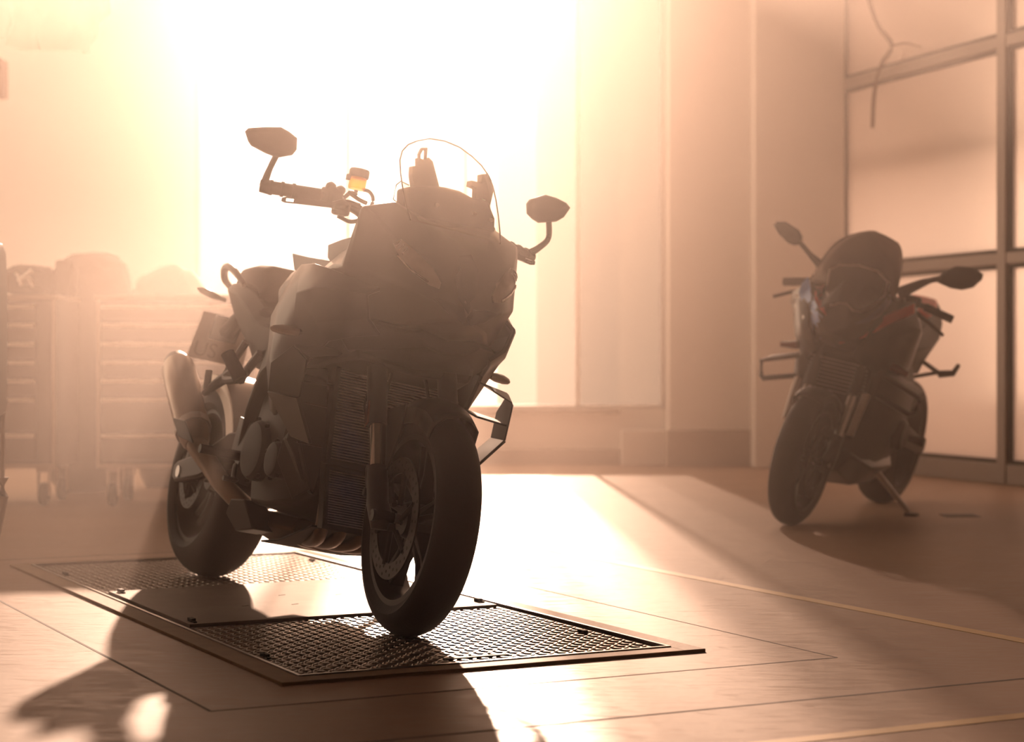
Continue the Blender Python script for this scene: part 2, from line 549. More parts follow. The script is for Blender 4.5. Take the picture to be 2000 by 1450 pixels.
# floor joints and painted lines: a rectangle around the pit and lines parallel to it
PC = V(-0.639, 5.707, 0)
pu = V(0.4521, -0.8920, 0)
pv = V(0.8920, 0.4521, 0)
PM = Matrix.Translation(PC) @ Matrix((pu, pv, V(0, 0, 1))).transposed().to_4x4()
def pit_pt(u, v, z=0.0):
    return PC + pu * u + pv * v + V(0, 0, z)
def strip(name, u0, v0, u1, v1, w, z0, z1, m, parent):
    bm = bmesh.new()
    a, b = pit_pt(u0, v0), pit_pt(u1, v1)
    d = (b - a).normalized()
    n = V(-d.y, d.x, 0) * w / 2
    plate(bm, [a + n + V(0, 0, z0), a - n + V(0, 0, z0), b - n + V(0, 0, z0), b + n + V(0, 0, z0)], (0, 0, z1 - z0))
    return finish(name, bm, m, parent)
for (u0, v0, u1, v1, w) in ((-1.6, -0.787, 1.6, -0.787, 0.007), (1.6, -0.787, 1.6, 0.787, 0.007), (-1.6, 0.787, 1.6, 0.787, 0.005), (-1.6, -0.787, -1.6, 0.787, 0.005), (2.04, -2.2, 2.04, 3.2, 0.009)):
    strip('expansion_joint', u0, v0, u1, v1, w, -0.002, 0.0006, 'joint_dark', floor)
strip('painted_line', -4.5, 1.44, 3.2, 1.36, 0.05, -0.001, 0.001, 'yellow_line', floor)
strip('painted_line', 2.39, -2.2, 2.39, 3.2, 0.045, -0.001, 0.001, 'yellow_line', floor)
bm = bmesh.new()
g = ground(1875, 1008)
box(bm, (g.x, g.y, 0.0), (0.16, 0.16, 0.004))
finish('drain_cover', bm, 'gasket', floor)

# ================================================================== inspection pit cover under the front motorcycle
pit = empty('pit_cover', 'steel tread-plate pit cover with brown frame set in the floor under the motorcycle', 'floor cover', mtx=PM)
bm = bmesh.new()
OU, OV, FW = 1.38, 0.553, 0.062
for (a, b, c, d) in ((-OU, OU, -OV, -OV + FW), (-OU, OU, OV - FW, OV), (-OU, -OU + FW, -OV + FW, OV - FW), (OU - FW, OU, -OV + FW, OV - FW)):
    box(bm, ((a + b) / 2, (c + d) / 2, 0.002), (b - a, d - c, 0.012))
finish('border_frame', bm, 'pit_frame', pit, bev=0.0015)
bm = bmesh.new()
e = 0.008
for (a, b, c, d) in ((-OU + FW, OU - FW, -OV + FW, -OV + FW + e), (-OU + FW, OU - FW, OV - FW - e, OV - FW), (-OU + FW, -OU + FW + e, -OV + FW + e, OV - FW - e), (OU - FW - e, OU - FW, -OV + FW + e, OV - FW - e)):
    box(bm, ((a + b) / 2, (c + d) / 2, 0.003), (b - a, d - c, 0.016))
finish('inner_lip', bm, 'steel', pit)
IU, IV = OU - FW - e - 0.004, OV - FW - e - 0.004
TZ = 0.002
plates = []
for (a, b) in ((-IU, 0.0), (0.003, IU)):
    bm = bmesh.new()
    box(bm, ((a + b) / 2, 0, TZ - 0.004), (b - a, 2 * IV, 0.008))
    plates.append(finish('tread_plate', bm, 'tread_steel', pit))
# raised tears: one lens-shaped stud, alternately turned 45 degrees either way
def tear_mesh():
    bm = bmesh.new()
    L, W, Z = 0.0155, 0.0052, 0.0034
    base = [bm.verts.new((x, y, 0)) for x, y in ((-L, 0), (-L * .5, -W), (L * .5, -W), (L, 0), (L * .5, W), (-L * .5, W))]
    top = [bm.verts.new((x, y, Z)) for x, y in ((-L * .7, 0), (-L * .4, -W * .5), (L * .4, -W * .5), (L * .7, 0), (L * .4, W * .5), (-L * .4, W * .5))]
    for i in range(6):
        j = (i + 1) % 6
        bm.faces.new((base[i], base[j], top[j], top[i]))
    bm.faces.new(top)
    me = bpy.data.meshes.new('tread_stud')
    bm.to_mesh(me); bm.free()
    me.materials.append(MATS['tread_steel'])
    return me
tear = tear_mesh()
spots = []
step = 0.0262
nu, nv = int(2 * IU / step), int(2 * IV / step)
for i in range(nu):
    for j in range(nv):
        u = -IU + step * (i + 0.6); v = -IV + step * (j + 0.6)
        if abs(u) < 0.42 and abs(v) < 0.468:
            continue
        w = pit_pt(u, v)
        spots.append((w.y, u, v, math.pi / 4 if (i + j) % 2 else -math.pi / 4))
spots.sort()
def in_shadow(u, v):
    return False
for d, u, v, r in spots[:300]:
    o = bpy.data.objects.new('tread_stud', tear)
    COL.objects.link(o)
    o.parent = plates[1] if u > 0 else plates[0]
    o.location = (u, v, TZ)
    o.rotation_euler = (0, 0, r)
for k, pl in enumerate(plates):
    vs, fs = [], []
    tv = [v.co.copy() for v in tear.vertices]
    tf = [tuple(p.vertices) for p in tear.polygons]
    for d, u, v, r in spots[300:]:
        if (u > 0) != (k == 1):
            continue
        c_, s_ = math.cos(r), math.sin(r)
        n0 = len(vs)
        for q in tv:
            vs.append((u + q.x * c_ - q.y * s_, v + q.x * s_ + q.y * c_, TZ + q.z))
        fs += [tuple(n0 + i for i in f) for f in tf]
    me = bpy.data.meshes.new('tread_studs')
    me.from_pydata(vs, [], fs)
    me.materials.append(MATS['tread_steel'])
    o = bpy.data.objects.new('tread_studs', me)
    COL.objects.link(o)
    o.parent = pl
    o['kind'] = 'stuff'
bm = bmesh.new()
box(bm, (0, 0, TZ + 0.005), (0.82, 0.92, 0.010))
finish('smooth_plate', bm, 'smooth_steel', pit, bev=0.0012)
for u, v in ((-0.37, -0.433), (0.36, -0.439), (-0.37, 0.437), (0.32, 0.443), (0.975, 0.43), (-1.03, 0.44), (-1.0, -0.45), (0.985, -0.452)):
    bm = bmesh.new()
    zt = TZ + (0.010 if abs(u) < 0.41 else 0)
    box(bm, (u, v, zt + 0.005), (0.034, 0.014, 0.010))
    box(bm, (u + 0.02, v, zt + 0.002), (0.03, 0.009, 0.004))
    finish('latch', bm, 'slot_dark', pit, bev=0.001)
for u, v in ((-0.08, -0.02), (-0.02, 0.14), (0.11, -0.2), (0.14, -0.06), (-0.1, 0.2)):
    bm = bmesh.new()
    box(bm, (u, v, TZ + 0.0102), (0.006, 0.024, 0.001), Matrix.Rotation(0.4, 3, 'Z'))
    finish('slot', bm, 'slot_dark', pit)
bm = bmesh.new()
box(bm, (1.232, -0.005, TZ + 0.003), (0.014, 0.17, 0.006))
finish('lifting_slot', bm, 'slot_dark', pit)

# ================================================================== FRONT MOTORCYCLE
A = Frame(-0.296, 4.971, 0.487, 0.2045)
A.M = Matrix.Translation(V(0, 0, 0.004)) @ A.M
moto = empty('motorcycle', 'black sport touring motorcycle with tall clear windscreen parked on the steel pit cover', 'motorcycle', mtx=A.M)
STEER = -0.0726
RAKE = math.radians(25)
sax = V(-math.sin(RAKE), 0, math.cos(RAKE))
AX = V(0, 0, 0.300)
SR = Matrix.Rotation(STEER, 3, sax)
def steered(bm):
    for v in bm.verts:
        v.co = SR @ (v.co - AX) + AX
    return bm
def P(name, bm, m, parent=None, **k):
    return finish(name, bm, m, parent or moto, **k)

def tyre_profile(R, W, rim):
    h = W / 2
    pr = []
    for i in range(17):
        a = -1.75 + 3.5 * i / 16
        pr.append((h * math.sin(a) if abs(a) < 1.57 else h * math.copysign(1, a) * (1 - 0.12 * (abs(a) - 1.57) / 0.18), R - W * 0.44 * (1 - math.cos(a))))
    pr += [(h * 0.86, rim + 0.012), (h * 0.78, rim), (-h * 0.78, rim), (-h * 0.86, rim + 0.012)]
    return pr

def wheel(parent, names, c, R, W, rim, spokes, rot, rimmat, fix=None, groove=True):
    fix = fix or (lambda b: b)
    bm = bmesh.new()
    lathe(bm, tyre_profile(R, W, rim), c, n=72)
    ty = finish(names + '_tyre', fix(bm), 'rubber', parent)
    bm = bmesh.new()
    h = W * 0.40
    lathe(bm, [(-h, rim + 0.006), (-h, rim - 0.012), (-h * 0.55, rim - 0.026), (h * 0.55, rim - 0.026), (h, rim - 0.012), (h, rim + 0.006)], c, n=64)
    lathe(bm, [(-0.05, 0.042), (-0.05, 0.016), (0.05, 0.016), (0.05, 0.042), (0.03, 0.05), (-0.03, 0.05)], c, n=32)
    rm = finish(names + '_rim', fix(bm), rimmat, parent)
    for k in range(spokes):
        a0 = rot + 2 * math.pi * k / spokes
        bm = bmesh.new()
        for da in (-0.12, 0.12):
            r0, r1 = 0.04, rim - 0.018
            p0 = V(math.cos(a0 + da * 1.8), 0, math.sin(a0 + da * 1.8)) * r0
            p1 = V(math.cos(a0 + da), 0, math.sin(a0 + da)) * r1
            d = (p1 - p0).normalized()
            n = V(-d.z, 0, d.x)
            rings = []
            for p, wy, wn in ((p0, 0.024, 0.011), ((p0 + p1) / 2, 0.015, 0.007), (p1, 0.020, 0.010)):
                q = Vector(c) + p
                rings.append([q + n * wn + V(0, wy, 0), q - n * wn + V(0, wy, 0), q - n * wn - V(0, wy, 0), q + n * wn - V(0, wy, 0)])
            loft(bm, rings)
        finish('spoke', fix(bm), rimmat, rm, bev=0.003)
    return ty, rm

wheel(moto, 'front', AX, 0.300, 0.122, 0.222, 5, math.radians(-90 + 36), 'dark_satin', fix=steered)
wheel(moto, 'rear', V(-1.548, 0, 0.326), 0.326, 0.198, 0.222, 5, 0.2, 'dark_satin')

def disc(parent, c, r, inner, th, m='dark_metal', fix=None, holes=18):
    fix = fix or (lambda b: b)
    bm = bmesh.new()
    lathe(bm, [(-th / 2, r), (-th / 2, inner), (th / 2, inner), (th / 2, r)], c, n=60)
    d = finish('brake_disc', fix(bm), m, parent)
    bm = bmesh.new()
    for k in range(6):
        a = k * math.pi / 3
        p0 = Vector(c) + V(math.cos(a), 0, math.sin(a)) * 0.04
        p1 = Vector(c) + V(math.cos(a + 0.35), 0, math.sin(a + 0.35)) * (inner + 0.006)
        tube(bm, [p0, p1], 0.008, 6, smooth=False)
    finish('disc_carrier', fix(bm), 'black_plastic', d)
    bm = bmesh.new()
    for k in range(holes):
        for rr, oo in ((0.25, 0), (0.5, 0.5), (0.75, 0)):
            a = (k + oo) * 2 * math.pi / holes
            rad = inner + (r - inner) * rr
            q = Vector(c) + V(math.cos(a) * rad, 0, math.sin(a) * rad)
            bmesh.ops.create_cube(bm, size=1.0, matrix=Matrix.Translation(q) @ Matrix.Rotation(-a, 4, 'Y') @ Matrix.Diagonal((0.007, th + 0.0012, 0.007, 1)))
    h = finish('vent_holes', fix(bm), 'slot_dark', d)
    h['kind'] = 'stuff'
    return d
for s in (-1, 1):
    disc(moto, V(0, s * 0.068, 0.300), 0.160, 0.118, 0.005, fix=steered)
disc(moto, V(-1.548, -0.105, 0.326), 0.115, 0.08, 0.005, holes=14)

# fork legs: fat upper tube, bright lower tube, foot with the axle, brake calliper
def fork_axis(z, y):
    return V(-0.035 - (z - 0.300) * math.tan(RAKE), y, z)
for s in (-1, 1):
    y = s * 0.104
    bm = bmesh.new()
    tube(bm, [fork_axis(1.02, y), fork_axis(0.535, y)], 0.0275, 16, smooth=False)
    leg = P('fork_leg', steered(bm), 'black_plastic')
    bm = bmesh.new()
    tube(bm, [fork_axis(0.545, y), fork_axis(0.40, y)], 0.0225, 16, smooth=False)
    P('fork_tube', steered(bm), 'chrome', leg)
    bm = bmesh.new()
    tube(bm, [fork_axis(0.425, y), fork_axis(0.39, y), fork_axis(0.33, y), V(-0.012, y, 0.300), V(-0.008, y, 0.265)], [0.026, 0.029, 0.03, 0.032, 0.022], 12, smooth=False)
    tube(bm, [V(0, y - 0.03, 0.3), V(0, y + 0.03, 0.3)], 0.016, 12, smooth=False)
    P('axle_clamp', steered(bm), 'dark_satin', leg)
    bm = bmesh.new()
    c = V(-0.125, s * 0.078, 0.385)
    box(bm, c, (0.05, 0.062, 0.115), Matrix.Rotation(-0.5, 3, 'Y'))
    box(bm, c + V(-0.004, s * 0.028, 0), (0.034, 0.016, 0.09), Matrix.Rotation(-0.5, 3, 'Y'))
    for dz in (-0.03, 0.03):
        tube(bm, [c + V(0.02 + dz * 0.45, s * 0.02, dz), c + V(0.02 + dz * 0.45, s * 0.045, dz)], 0.012, 10, smooth=False)
    P('brake_caliper', steered(bm), 'dark_satin', bev=0.006)
    bm = bmesh.new()
    tube(bm, [V(-0.14, s * 0.08, 0.44), V(-0.2, s * 0.085, 0.52), V(-0.23, s * 0.06, 0.64), V(-0.28, s * 0.03, 0.78)], 0.005, 6)
    P('brake_hose', steered(bm), 'rubber')
bm = bmesh.new()
tube(bm, [V(0, -0.125, 0.3), V(0, 0.125, 0.3)], 0.013, 12, smooth=False)
P('front_axle', steered(bm), 'steel')
# lower triple clamp and steering head
bm = bmesh.new()
box(bm, fork_axis(0.80, 0), (0.075, 0.27, 0.045), Matrix.Rotation(-RAKE, 3, 'Y'))
P('fork_clamp', steered(bm), 'dark_satin', bev=0.01)

# front fender hugging the tyre, with arms down to the fork feet
bm = bmesh.new()
rows = []
for i in range(22):
    a = math.radians(58 + 104 * i / 21)
    ca, sa = math.cos(a), math.sin(a)
    w = 0.071 if 4 < i < 18 else 0.064
    row = []
    for y, dr in ((-w, -0.055), (-w * 0.93, -0.012), (-w * 0.6, 0.012), (0, 0.022), (w * 0.6, 0.012), (w * 0.93, -0.012), (w, -0.055)):
        r = 0.306 + dr
        row.append(AX + V(r * ca, y, r * sa))
    rows.append(row)
grid_shell(bm, rows)
fen = P('front_fender', steered(bm), 'black_paint', solid=0.004)
for s in (-1, 1):
    bm = bmesh.new()
    plate(bm, [V(-0.03, s * 0.071, 0.60), V(-0.16, s * 0.071, 0.585), V(-0.185, s * 0.074, 0.53), V(-0.10, s * 0.086, 0.42), V(-0.055, s * 0.086, 0.42), V(-0.03, s * 0.073, 0.53)], (0, s * 0.006, 0))
    P('fender_arm', steered(bm), 'black_paint', fen, bev=0.002)
    bm = bmesh.new()
    plate(bm, [V(-0.155, s * 0.130, 0.60), V(-0.172, s * 0.130, 0.565), V(-0.16, s * 0.130, 0.525), V(-0.14, s * 0.130, 0.54)], (0, s * 0.006, 0))
    P('side_reflector', steered(bm), 'red_reflector', bev=0.002)

# nose cowl: a faceted hull from the beak back to the screen
def hull(bm, secs):
    rings = []
    for x, half in secs:
        r = [V(x, y, z) for y, z in half]
        r += [V(x, -y, z) for y, z in reversed(half) if y > 1e-6]
        rings.append(r)
    return loft(bm, rings)
nose_secs = [
    (0.055, [(0, .885), (.022, .882), (.034, .868), (.038, .85), (.028, .832), (0, .826)]),
    (0.010, [(0, .975), (.055, .970), (.105, .935), (.125, .885), (.085, .815), (0, .795)]),
    (-.055, [(0, 1.045), (.085, 1.040), (.168, 1.000), (.188, .905), (.125, .800), (0, .775)]),
    (-.125, [(0, 1.095), (.110, 1.100), (.208, 1.060), (.222, .925), (.170, .800), (0, .765)]),
    (-.200, [(0, 1.105), (.150, 1.140), (.240, 1.105), (.252, .935), (.205, .800), (0, .765)]),
    (-.225, [(0, 1.100), (.150, 1.140), (.238, 1.105), (.258, .935), (.215, .800), (0, .765)]),
    (-.290, [(0, 1.090), (.130, 1.115), (.188, 1.050), (.260, .940), (.235, .800), (0, .780)]),
    (-.400, [(0, 1.040), (.110, 1.050), (.165, 1.000), (.262, .920), (.250, .800), (0, .790)]),
]
bm = bmesh.new()
hull(bm, nose_secs)
bm2 = bm.copy()
bmesh.ops.recalc_face_normals(bm2, faces=bm2.faces)
nose_bvh = BVHTree.FromBMesh(bm2)
bm2.free()
P('nose_cowl', bm, 'nose_paint', bev=0.007)

def decal(name, pix, m, bvh, th=0.007, mirror=False, parent=None, dflt=-0.1, bev=0.0):
    cx = sum(p[0] for p in pix) / len(pix)
    cy_ = sum(p[1] for p in pix) / len(pix)
    def ring(k, off):
        out = []
        for px, py in pix:
            q = (cx + (px - cx) * k, cy_ + (py - cy_) * k)
            p = A.stick(q[0], q[1], bvh, dflt) - A.ray(*q).normalized() * off
            out.append(flip(p) if mirror else p)
        return out
    bm = bmesh.new()
    loft(bm, [ring(1.0, -0.010), ring(1.0, th), ring(0.9, th + 0.0015), ring(0.55, th + 0.002), ring(0.2, th + 0.002)])
    return P(name, bm, m, parent)
hl = [(768, 479), (784, 470), (806, 488), (846, 527), (862, 556), (858, 568), (838, 560), (802, 532), (779, 503)]
for mir in (False, True):
    h = decal('headlight', hl, 'lens_grey', nose_bvh, mirror=mir)
    for k in range(3):
        q = [(771 + k * 7, 484 + k * 7), (783 + k * 6, 473 + k * 6), (785 + k * 6, 475 + k * 6), (773 + k * 7, 487 + k * 7)]
        decal('light_bar', q, 'chrome', nose_bvh, th=0.0105, mirror=mir, parent=h)
    q = [(776, 500), (800, 524), (838, 553), (836, 557), (798, 529), (774, 503)]
    decal('light_guide', q, 'chrome', nose_bvh, th=0.010, mirror=mir, parent=h)
decal('center_panel', [(897, 503), (920, 500), (934, 530), (932, 575), (915, 618), (897, 590), (890, 550)], 'black_plastic', nose_bvh, th=0.004)
for mir in (False, True):
    decal('cowl_lip', [(845, 586), (872, 591), (906, 604), (912, 628), (905, 637), (878, 618)], 'dark_satin', nose_bvh, th=0.014, mirror=mir)

bm = bmesh.new()
hull(bm, [(-.20, [(0, .85), (.14, .85), (.19, .80), (.17, .70), (0, .69)]), (-.34, [(0, .95), (.17, .95), (.235, .85), (.20, .68), (0, .67)]), (-.52, [(0, .97), (.19, .96), (.24, .85), (.22, .64), (0, .63)])])
P('airbox', bm, 'black_plastic', bev=0.01)
# lower intake chin and side fairings with a sharp shoulder
bm = bmesh.new()
hull(bm, [(-0.03, [(0, .79), (.08, .80), (.10, .785), (.06, .755), (0, .745)]),
          (-0.12, [(0, .80), (.15, .815), (.19, .79), (.13, .735), (0, .715)]),
          (-0.24, [(0, .80), (.22, .82), (.255, .785), (.19, .715), (0, .700)])])
P('chin_cowl', bm, 'black_plastic', bev=0.006)
for s in (-1, 1):
    bm = bmesh.new()
    cols = [(-0.10, [(.185, .885), (.222, .862), (.205, .80), (.165, .765)]),
            (-0.18, [(.228, .905), (.266, .865), (.248, .79), (.205, .755)]),
            (-0.27, [(.262, .925), (.304, .866), (.280, .780), (.235, .735)]),
            (-0.38, [(.272, .945), (.306, .855), (.298, .745), (.262, .640)]),
            (-0.50, [(.262, .950), (.303, .820), (.298, .690), (.258, .520)]),
            (-0.60, [(.245, .930), (.285, .800), (.270, .660), (.235, .540)]),
            (-0.68, [(.225, .900), (.250, .790), (.235, .670), (.210, .600)])]
    grid_shell(bm, [[V(x, s * y, z) for y, z in c] for x, c in cols])
    P('side_fairing', bm, 'black_paint', solid=0.012, bev=0.003)
    # lower fairing reaching down beside the oil cooler
    bm = bmesh.new()
    q = [(598, 722), (642, 722), (634, 900), (612, 970), (590, 938), (577, 890), (566, 862), (584, 800)]
    pts = [A.at(px, py, x=-0.375) for px, py in q]
    pts = [V(p.x - 0.25 * max(0, abs(p.y) - 0.17), abs(p.y) * s, p.z) for p in pts]
    plate(bm, pts, (-0.035, 0, 0))
    lf = P('lower_fairing', bm, 'black_paint', bev=0.003)
    for zz in (0.565, 0.455):
        bm = bmesh.new()
        box(bm, (-0.372, s * 0.19, zz), (0.008, 0.08, 0.004))
        P('seam', bm, 'dark_metal', lf)
    bm = bmesh.new()
    plate(bm, [V(-0.40, s * 0.255, 0.50), V(-0.38, s * 0.215, 0.46), V(-0.37, s * 0.165, 0.335), V(-0.42, s * 0.19, 0.30), V(-0.47, s * 0.235, 0.40)], (0, s * 0.006, 0))
    P('fairing_blade', bm, 'dark_satin', bev=0.002)

# winglets: endplate, top flap, middle vane, lower strut
for s in (-1, 1):
    bm = bmesh.new()
    ep = [V(-.20, s * .312, .668), V(-.275, s * .330, .702), V(-.36, s * .349, .652), V(-.355, s * .343, .574), V(-.205, s * .310, .566)]
    plate(bm, ep, (0, s * 0.005, 0))
    wl = P('winglet', bm, 'dark_satin', bev=0.0015)
    bm = bmesh.new()
    plate(bm, [V(-.20, s * .312, .670), V(-.275, s * .330, .700), V(-.28, s * .235, .715), V(-.185, s * .225, .700), V(-.180, s * .240, .688)], (0, 0, 0.005))
    P('top_flap', bm, 'dark_satin', wl, bev=0.0015)
    bm = bmesh.new()
    plate(bm, [V(-.21, s * .318, .605), V(-.34, s * .335, .625), V(-.34, s * .225, .635), V(-.22, s * .220, .613)], (0, 0, 0.006))
    P('vane', bm, 'dark_satin', wl, bev=0.0015)
    bm = bmesh.new()
    plate(bm, [V(-.21, s * .312, .568), V(-.355, s * .343, .576), V(-.36, s * .25, .47), V(-.25, s * .235, .455)], (0, s * 0.008, -0.004))
    P('strut', bm, 'black_paint', wl, bev=0.0015)
    # front indicators
    bm = bmesh.new()
    rings = []
    for t, ry, rz in ((0, .010, .010), (.25, .016, .014), (.6, .018, .014), (.9, .011, .009), (1.0, .003, .003)):
        c = V(-.34 - 0.02 * t, s * (.30 + .075 * t), .748 - 0.004 * t)
        rings.append([c + V(math.cos(a) * ry, 0, math.sin(a) * rz) for a in [k * math.pi / 5 for k in range(10)]])
    loft(bm, rings)
    P('turn_signal', bm, 'lens_grey')
    bm = bmesh.new()
    tube(bm, [V(-.33, s * .24, .75), V(-.34, s * .305, .748)], 0.009, 8, smooth=False)
    P('signal_stalk', bm, 'black_plastic')

# radiator, its fins, the oil cooler below
def cooler(name, x, y, z0, z1, n, tilt, w1=None):
    bm = bmesh.new()
    zc, h = (z0 + z1) / 2, z1 - z0
    w1 = w1 or y
    def pt(yy, zz, dx):
        return V(x - (zz - zc) * tilt + dx, yy, zz)
    for (a0, a1, b0, b1) in ((-y - .014, -y, -w1 - .014, -w1), (y, y + .014, w1, w1 + .014)):
        plate(bm, [pt(b0, z0, 0), pt(b1, z0, 0), pt(a1, z1, 0), pt(a0, z1, 0)], (-0.035, 0, 0))
    plate(bm, [pt(-w1 - .014, z0 - .014, 0), pt(w1 + .014, z0 - .014, 0), pt(w1 + .014, z0, 0), pt(-w1 - .014, z0, 0)], (-0.035, 0, 0))
    plate(bm, [pt(-y - .014, z1, 0), pt(y + .014, z1, 0), pt(y + .014, z1 + .014, 0), pt(-y - .014, z1 + .014, 0)], (-0.035, 0, 0))
    plate(bm, [pt(-w1, z0, -0.02), pt(w1, z0, -0.02), pt(y, z1, -0.02), pt(-y, z1, -0.02)], (-0.006, 0, 0))
    r = P(name, bm, 'black_plastic')
    bm = bmesh.new()
    for k in range(n):
        zz = z0 + (k + 0.5) * h / n
        t = (k + 0.5) / n
        yy = w1 + (y - w1) * t
        plate(bm, [pt(-yy, zz - .0016, -0.002), pt(yy, zz - .0016, -0.002), pt(yy, zz + .0016, -0.002), pt(-yy, zz + .0016, -0.002)], (-0.018, 0, 0))
    f = P('cooling_fins', bm, 'radiator_fin', r)
    f['kind'] = 'stuff'
    return r
cooler('radiator', -0.325, 0.158, 0.425, 0.705, 36, 0.12, 0.150)
cooler('oil_cooler', -0.330, 0.135, 0.250, 0.398, 22, 0.1, 0.118)
bm = bmesh.new()
tube(bm, [A.at(772, 716, x=-.25), A.at(810, 690, x=-.24), A.at(832, 687, x=-.23), A.at(845, 722, x=-.22), A.at(862, 752, x=-.22)], 0.005, 8)
P('brake_line', bm, 'steel')
bm = bmesh.new()
tube(bm, [A.at(728, 745, x=-.27), A.at(713, 790, x=-.26), A.at(718, 828, x=-.24), A.at(730, 850, x=-.22)], 0.004, 8)
P('sensor_cable', bm, 'rubber')

# windscreen, its brackets, instrument cowl, side deflectors
def screen_pt(y, z):
    return V(-0.105 - (z - 1.10) * 0.72 - 0.7 * y * y, y, z)
outline = [(1.085, .138), (1.12, .144), (1.17, .148), (1.22, .149), (1.26, .146), (1.29, .136), (1.315, .116), (1.335, .086), (1.352, .048), (1.358, .0)]
bm = bmesh.new()
rows = []
for z, w in outline[:-1]:
    rows.append([screen_pt(w * t, z + (0.0 if abs(t) < .99 else 0)) for t in [k / 6 for k in range(-6, 7)]])
rows.append([screen_pt(.03 * k / 6, 1.358) for k in range(-6, 7)])
grid_shell(bm, rows)
P('windscreen', bm, 'clear_screen', solid=0.004)
bm = bmesh.new()
edge = [screen_pt(-w, z) for z, w in outline] + [screen_pt(w, z) for z, w in reversed(outline[:-1])]
tube(bm, edge, 0.0022, 6, smooth=False)
P('screen_rim', bm, 'dark_metal')
def flatpart(name, pix, x, th, m, parent=None, mirror=False, bev=0.002, tilt=0.0):
    pts = [A.at(px, py, x=x) for px, py in pix]
    if mirror:
        pts = [flip(p) for p in pts]
    if tilt:
        zc = sum(p.z for p in pts) / len(pts)
        pts = [V(p.x - (p.z - zc) * tilt, p.y, p.z) for p in pts]
    bm = bmesh.new()
    plate(bm, pts, (-th, 0, 0))
    return P(name, bm, m, parent, bev=bev)
flatpart('screen_bracket', [(810, 372), (806, 345), (807, 327), (819, 327), (819, 310), (828, 315), (838, 310), (846, 318), (860, 372)], -0.285, 0.03, 'black_plastic')
flatpart('bracket_loop', [(818, 312), (818, 303), (824, 291), (836, 291), (834, 316), (830, 316), (831, 296), (827, 296), (822, 305), (822, 313)], -0.285, 0.012, 'black_plastic')
flatpart('screen_bracket', [(930, 400), (931, 371), (919, 366), (921, 355), (941, 360), (941, 343), (953, 342), (961, 355), (964, 378), (958, 405), (962, 440), (930, 440)], -0.27, 0.03, 'black_plastic')
flatpart('instrument_cowl', [(793, 372), (800, 367), (857, 365), (878, 368), (905, 375), (925, 387), (958, 395), (968, 430), (962, 462), (905, 480), (830, 470), (785, 420)], -0.19, 0.06, 'black_plastic', bev=0.006, tilt=0.3)
flatpart('display', [(850, 384), (905, 392), (915, 420), (850, 410)], -0.262, 0.012, 'slot_dark')
for px, py in ((853, 404), (926, 421), (959, 433)):
    bm = bmesh.new()
    c = A.at(px, py, x=-0.176)
    lathe(bm, [(0, 0.0065), (0.004, 0.006), (0.006, 0.003)], c, 'x', 12, closed=False)
    P('screen_bolt', bm, 'steel')
flatpart('sticker', [(942, 391), (948, 393), (952, 408), (946, 406)], -0.21, 0.002, 'sticker_green', bev=0)
for mir in (False, True):
    flatpart('wind_deflector', [(768, 392), (774, 364), (783, 357), (799, 365), (800, 403), (780, 403)], -0.255, 0.003, 'clear_screen', mirror=mir, bev=0)
    bm = bmesh.new()
    pr_ = [A.at(px, py, x=-.256) for px, py in [(780, 403), (768, 392), (774, 364), (783, 357), (799, 365)]]
    tube(bm, [flip(p) if mir else p for p in pr_], .0018, 6, smooth=False)
    P('deflector_rim', bm, 'dark_metal')

# handlebar, grips, levers, switches
bm = bmesh.new()
tube(bm, [V(-.475, -.40, 1.137), V(-.44, -.27, 1.145), V(-.415, -.17, 1.125), V(-.40, -.09, 1.075), V(-.395, 0, 1.07), V(-.40, .09, 1.075), V(-.415, .17, 1.125), V(-.44, .27, 1.145), V(-.475, .40, 1.137)], 0.0135, 12)
bar = P('handlebar', bm, 'dark_satin')
for s in (-1, 1):
    bm = bmesh.new()
    tube(bm, [V(-.479, s * .412, 1.136), V(-.441, s * .275, 1.145)], 0.0185, 14, smooth=False)
    for k in range(3):
        t = k * .03
        tube(bm, [V(-.479 + t * .28, s * (.412 - t), 1.136 + t * .066), V(-.477 + t * .28, s * (.404 - t), 1.1365 + t * .066)], 0.0215, 14, smooth=False)
    P('grip', bm, 'rubber', bar)
    bm = bmesh.new()
    tube(bm, [V(-.486, s * .438, 1.1345), V(-.478, s * .410, 1.136)], [0.017, 0.021], 14, smooth=False)
    P('bar_end', bm, 'dark_satin', bar)
    bm = bmesh.new()
    box(bm, (-.432, s * .245, 1.146), (.05, .05, .052), Matrix.Rotation(s * -.27, 3, 'Z'))
    box(bm, (-.42, s * .215, 1.120), (.04, .045, .04))
    ball(bm, (-.425, s * .255, 1.172), 0.016, n=6)
    ball(bm, (-.425, s * .225, 1.170), 0.015, n=6)
    P('switchgear', bm, 'black_plastic', bar, bev=0.008)
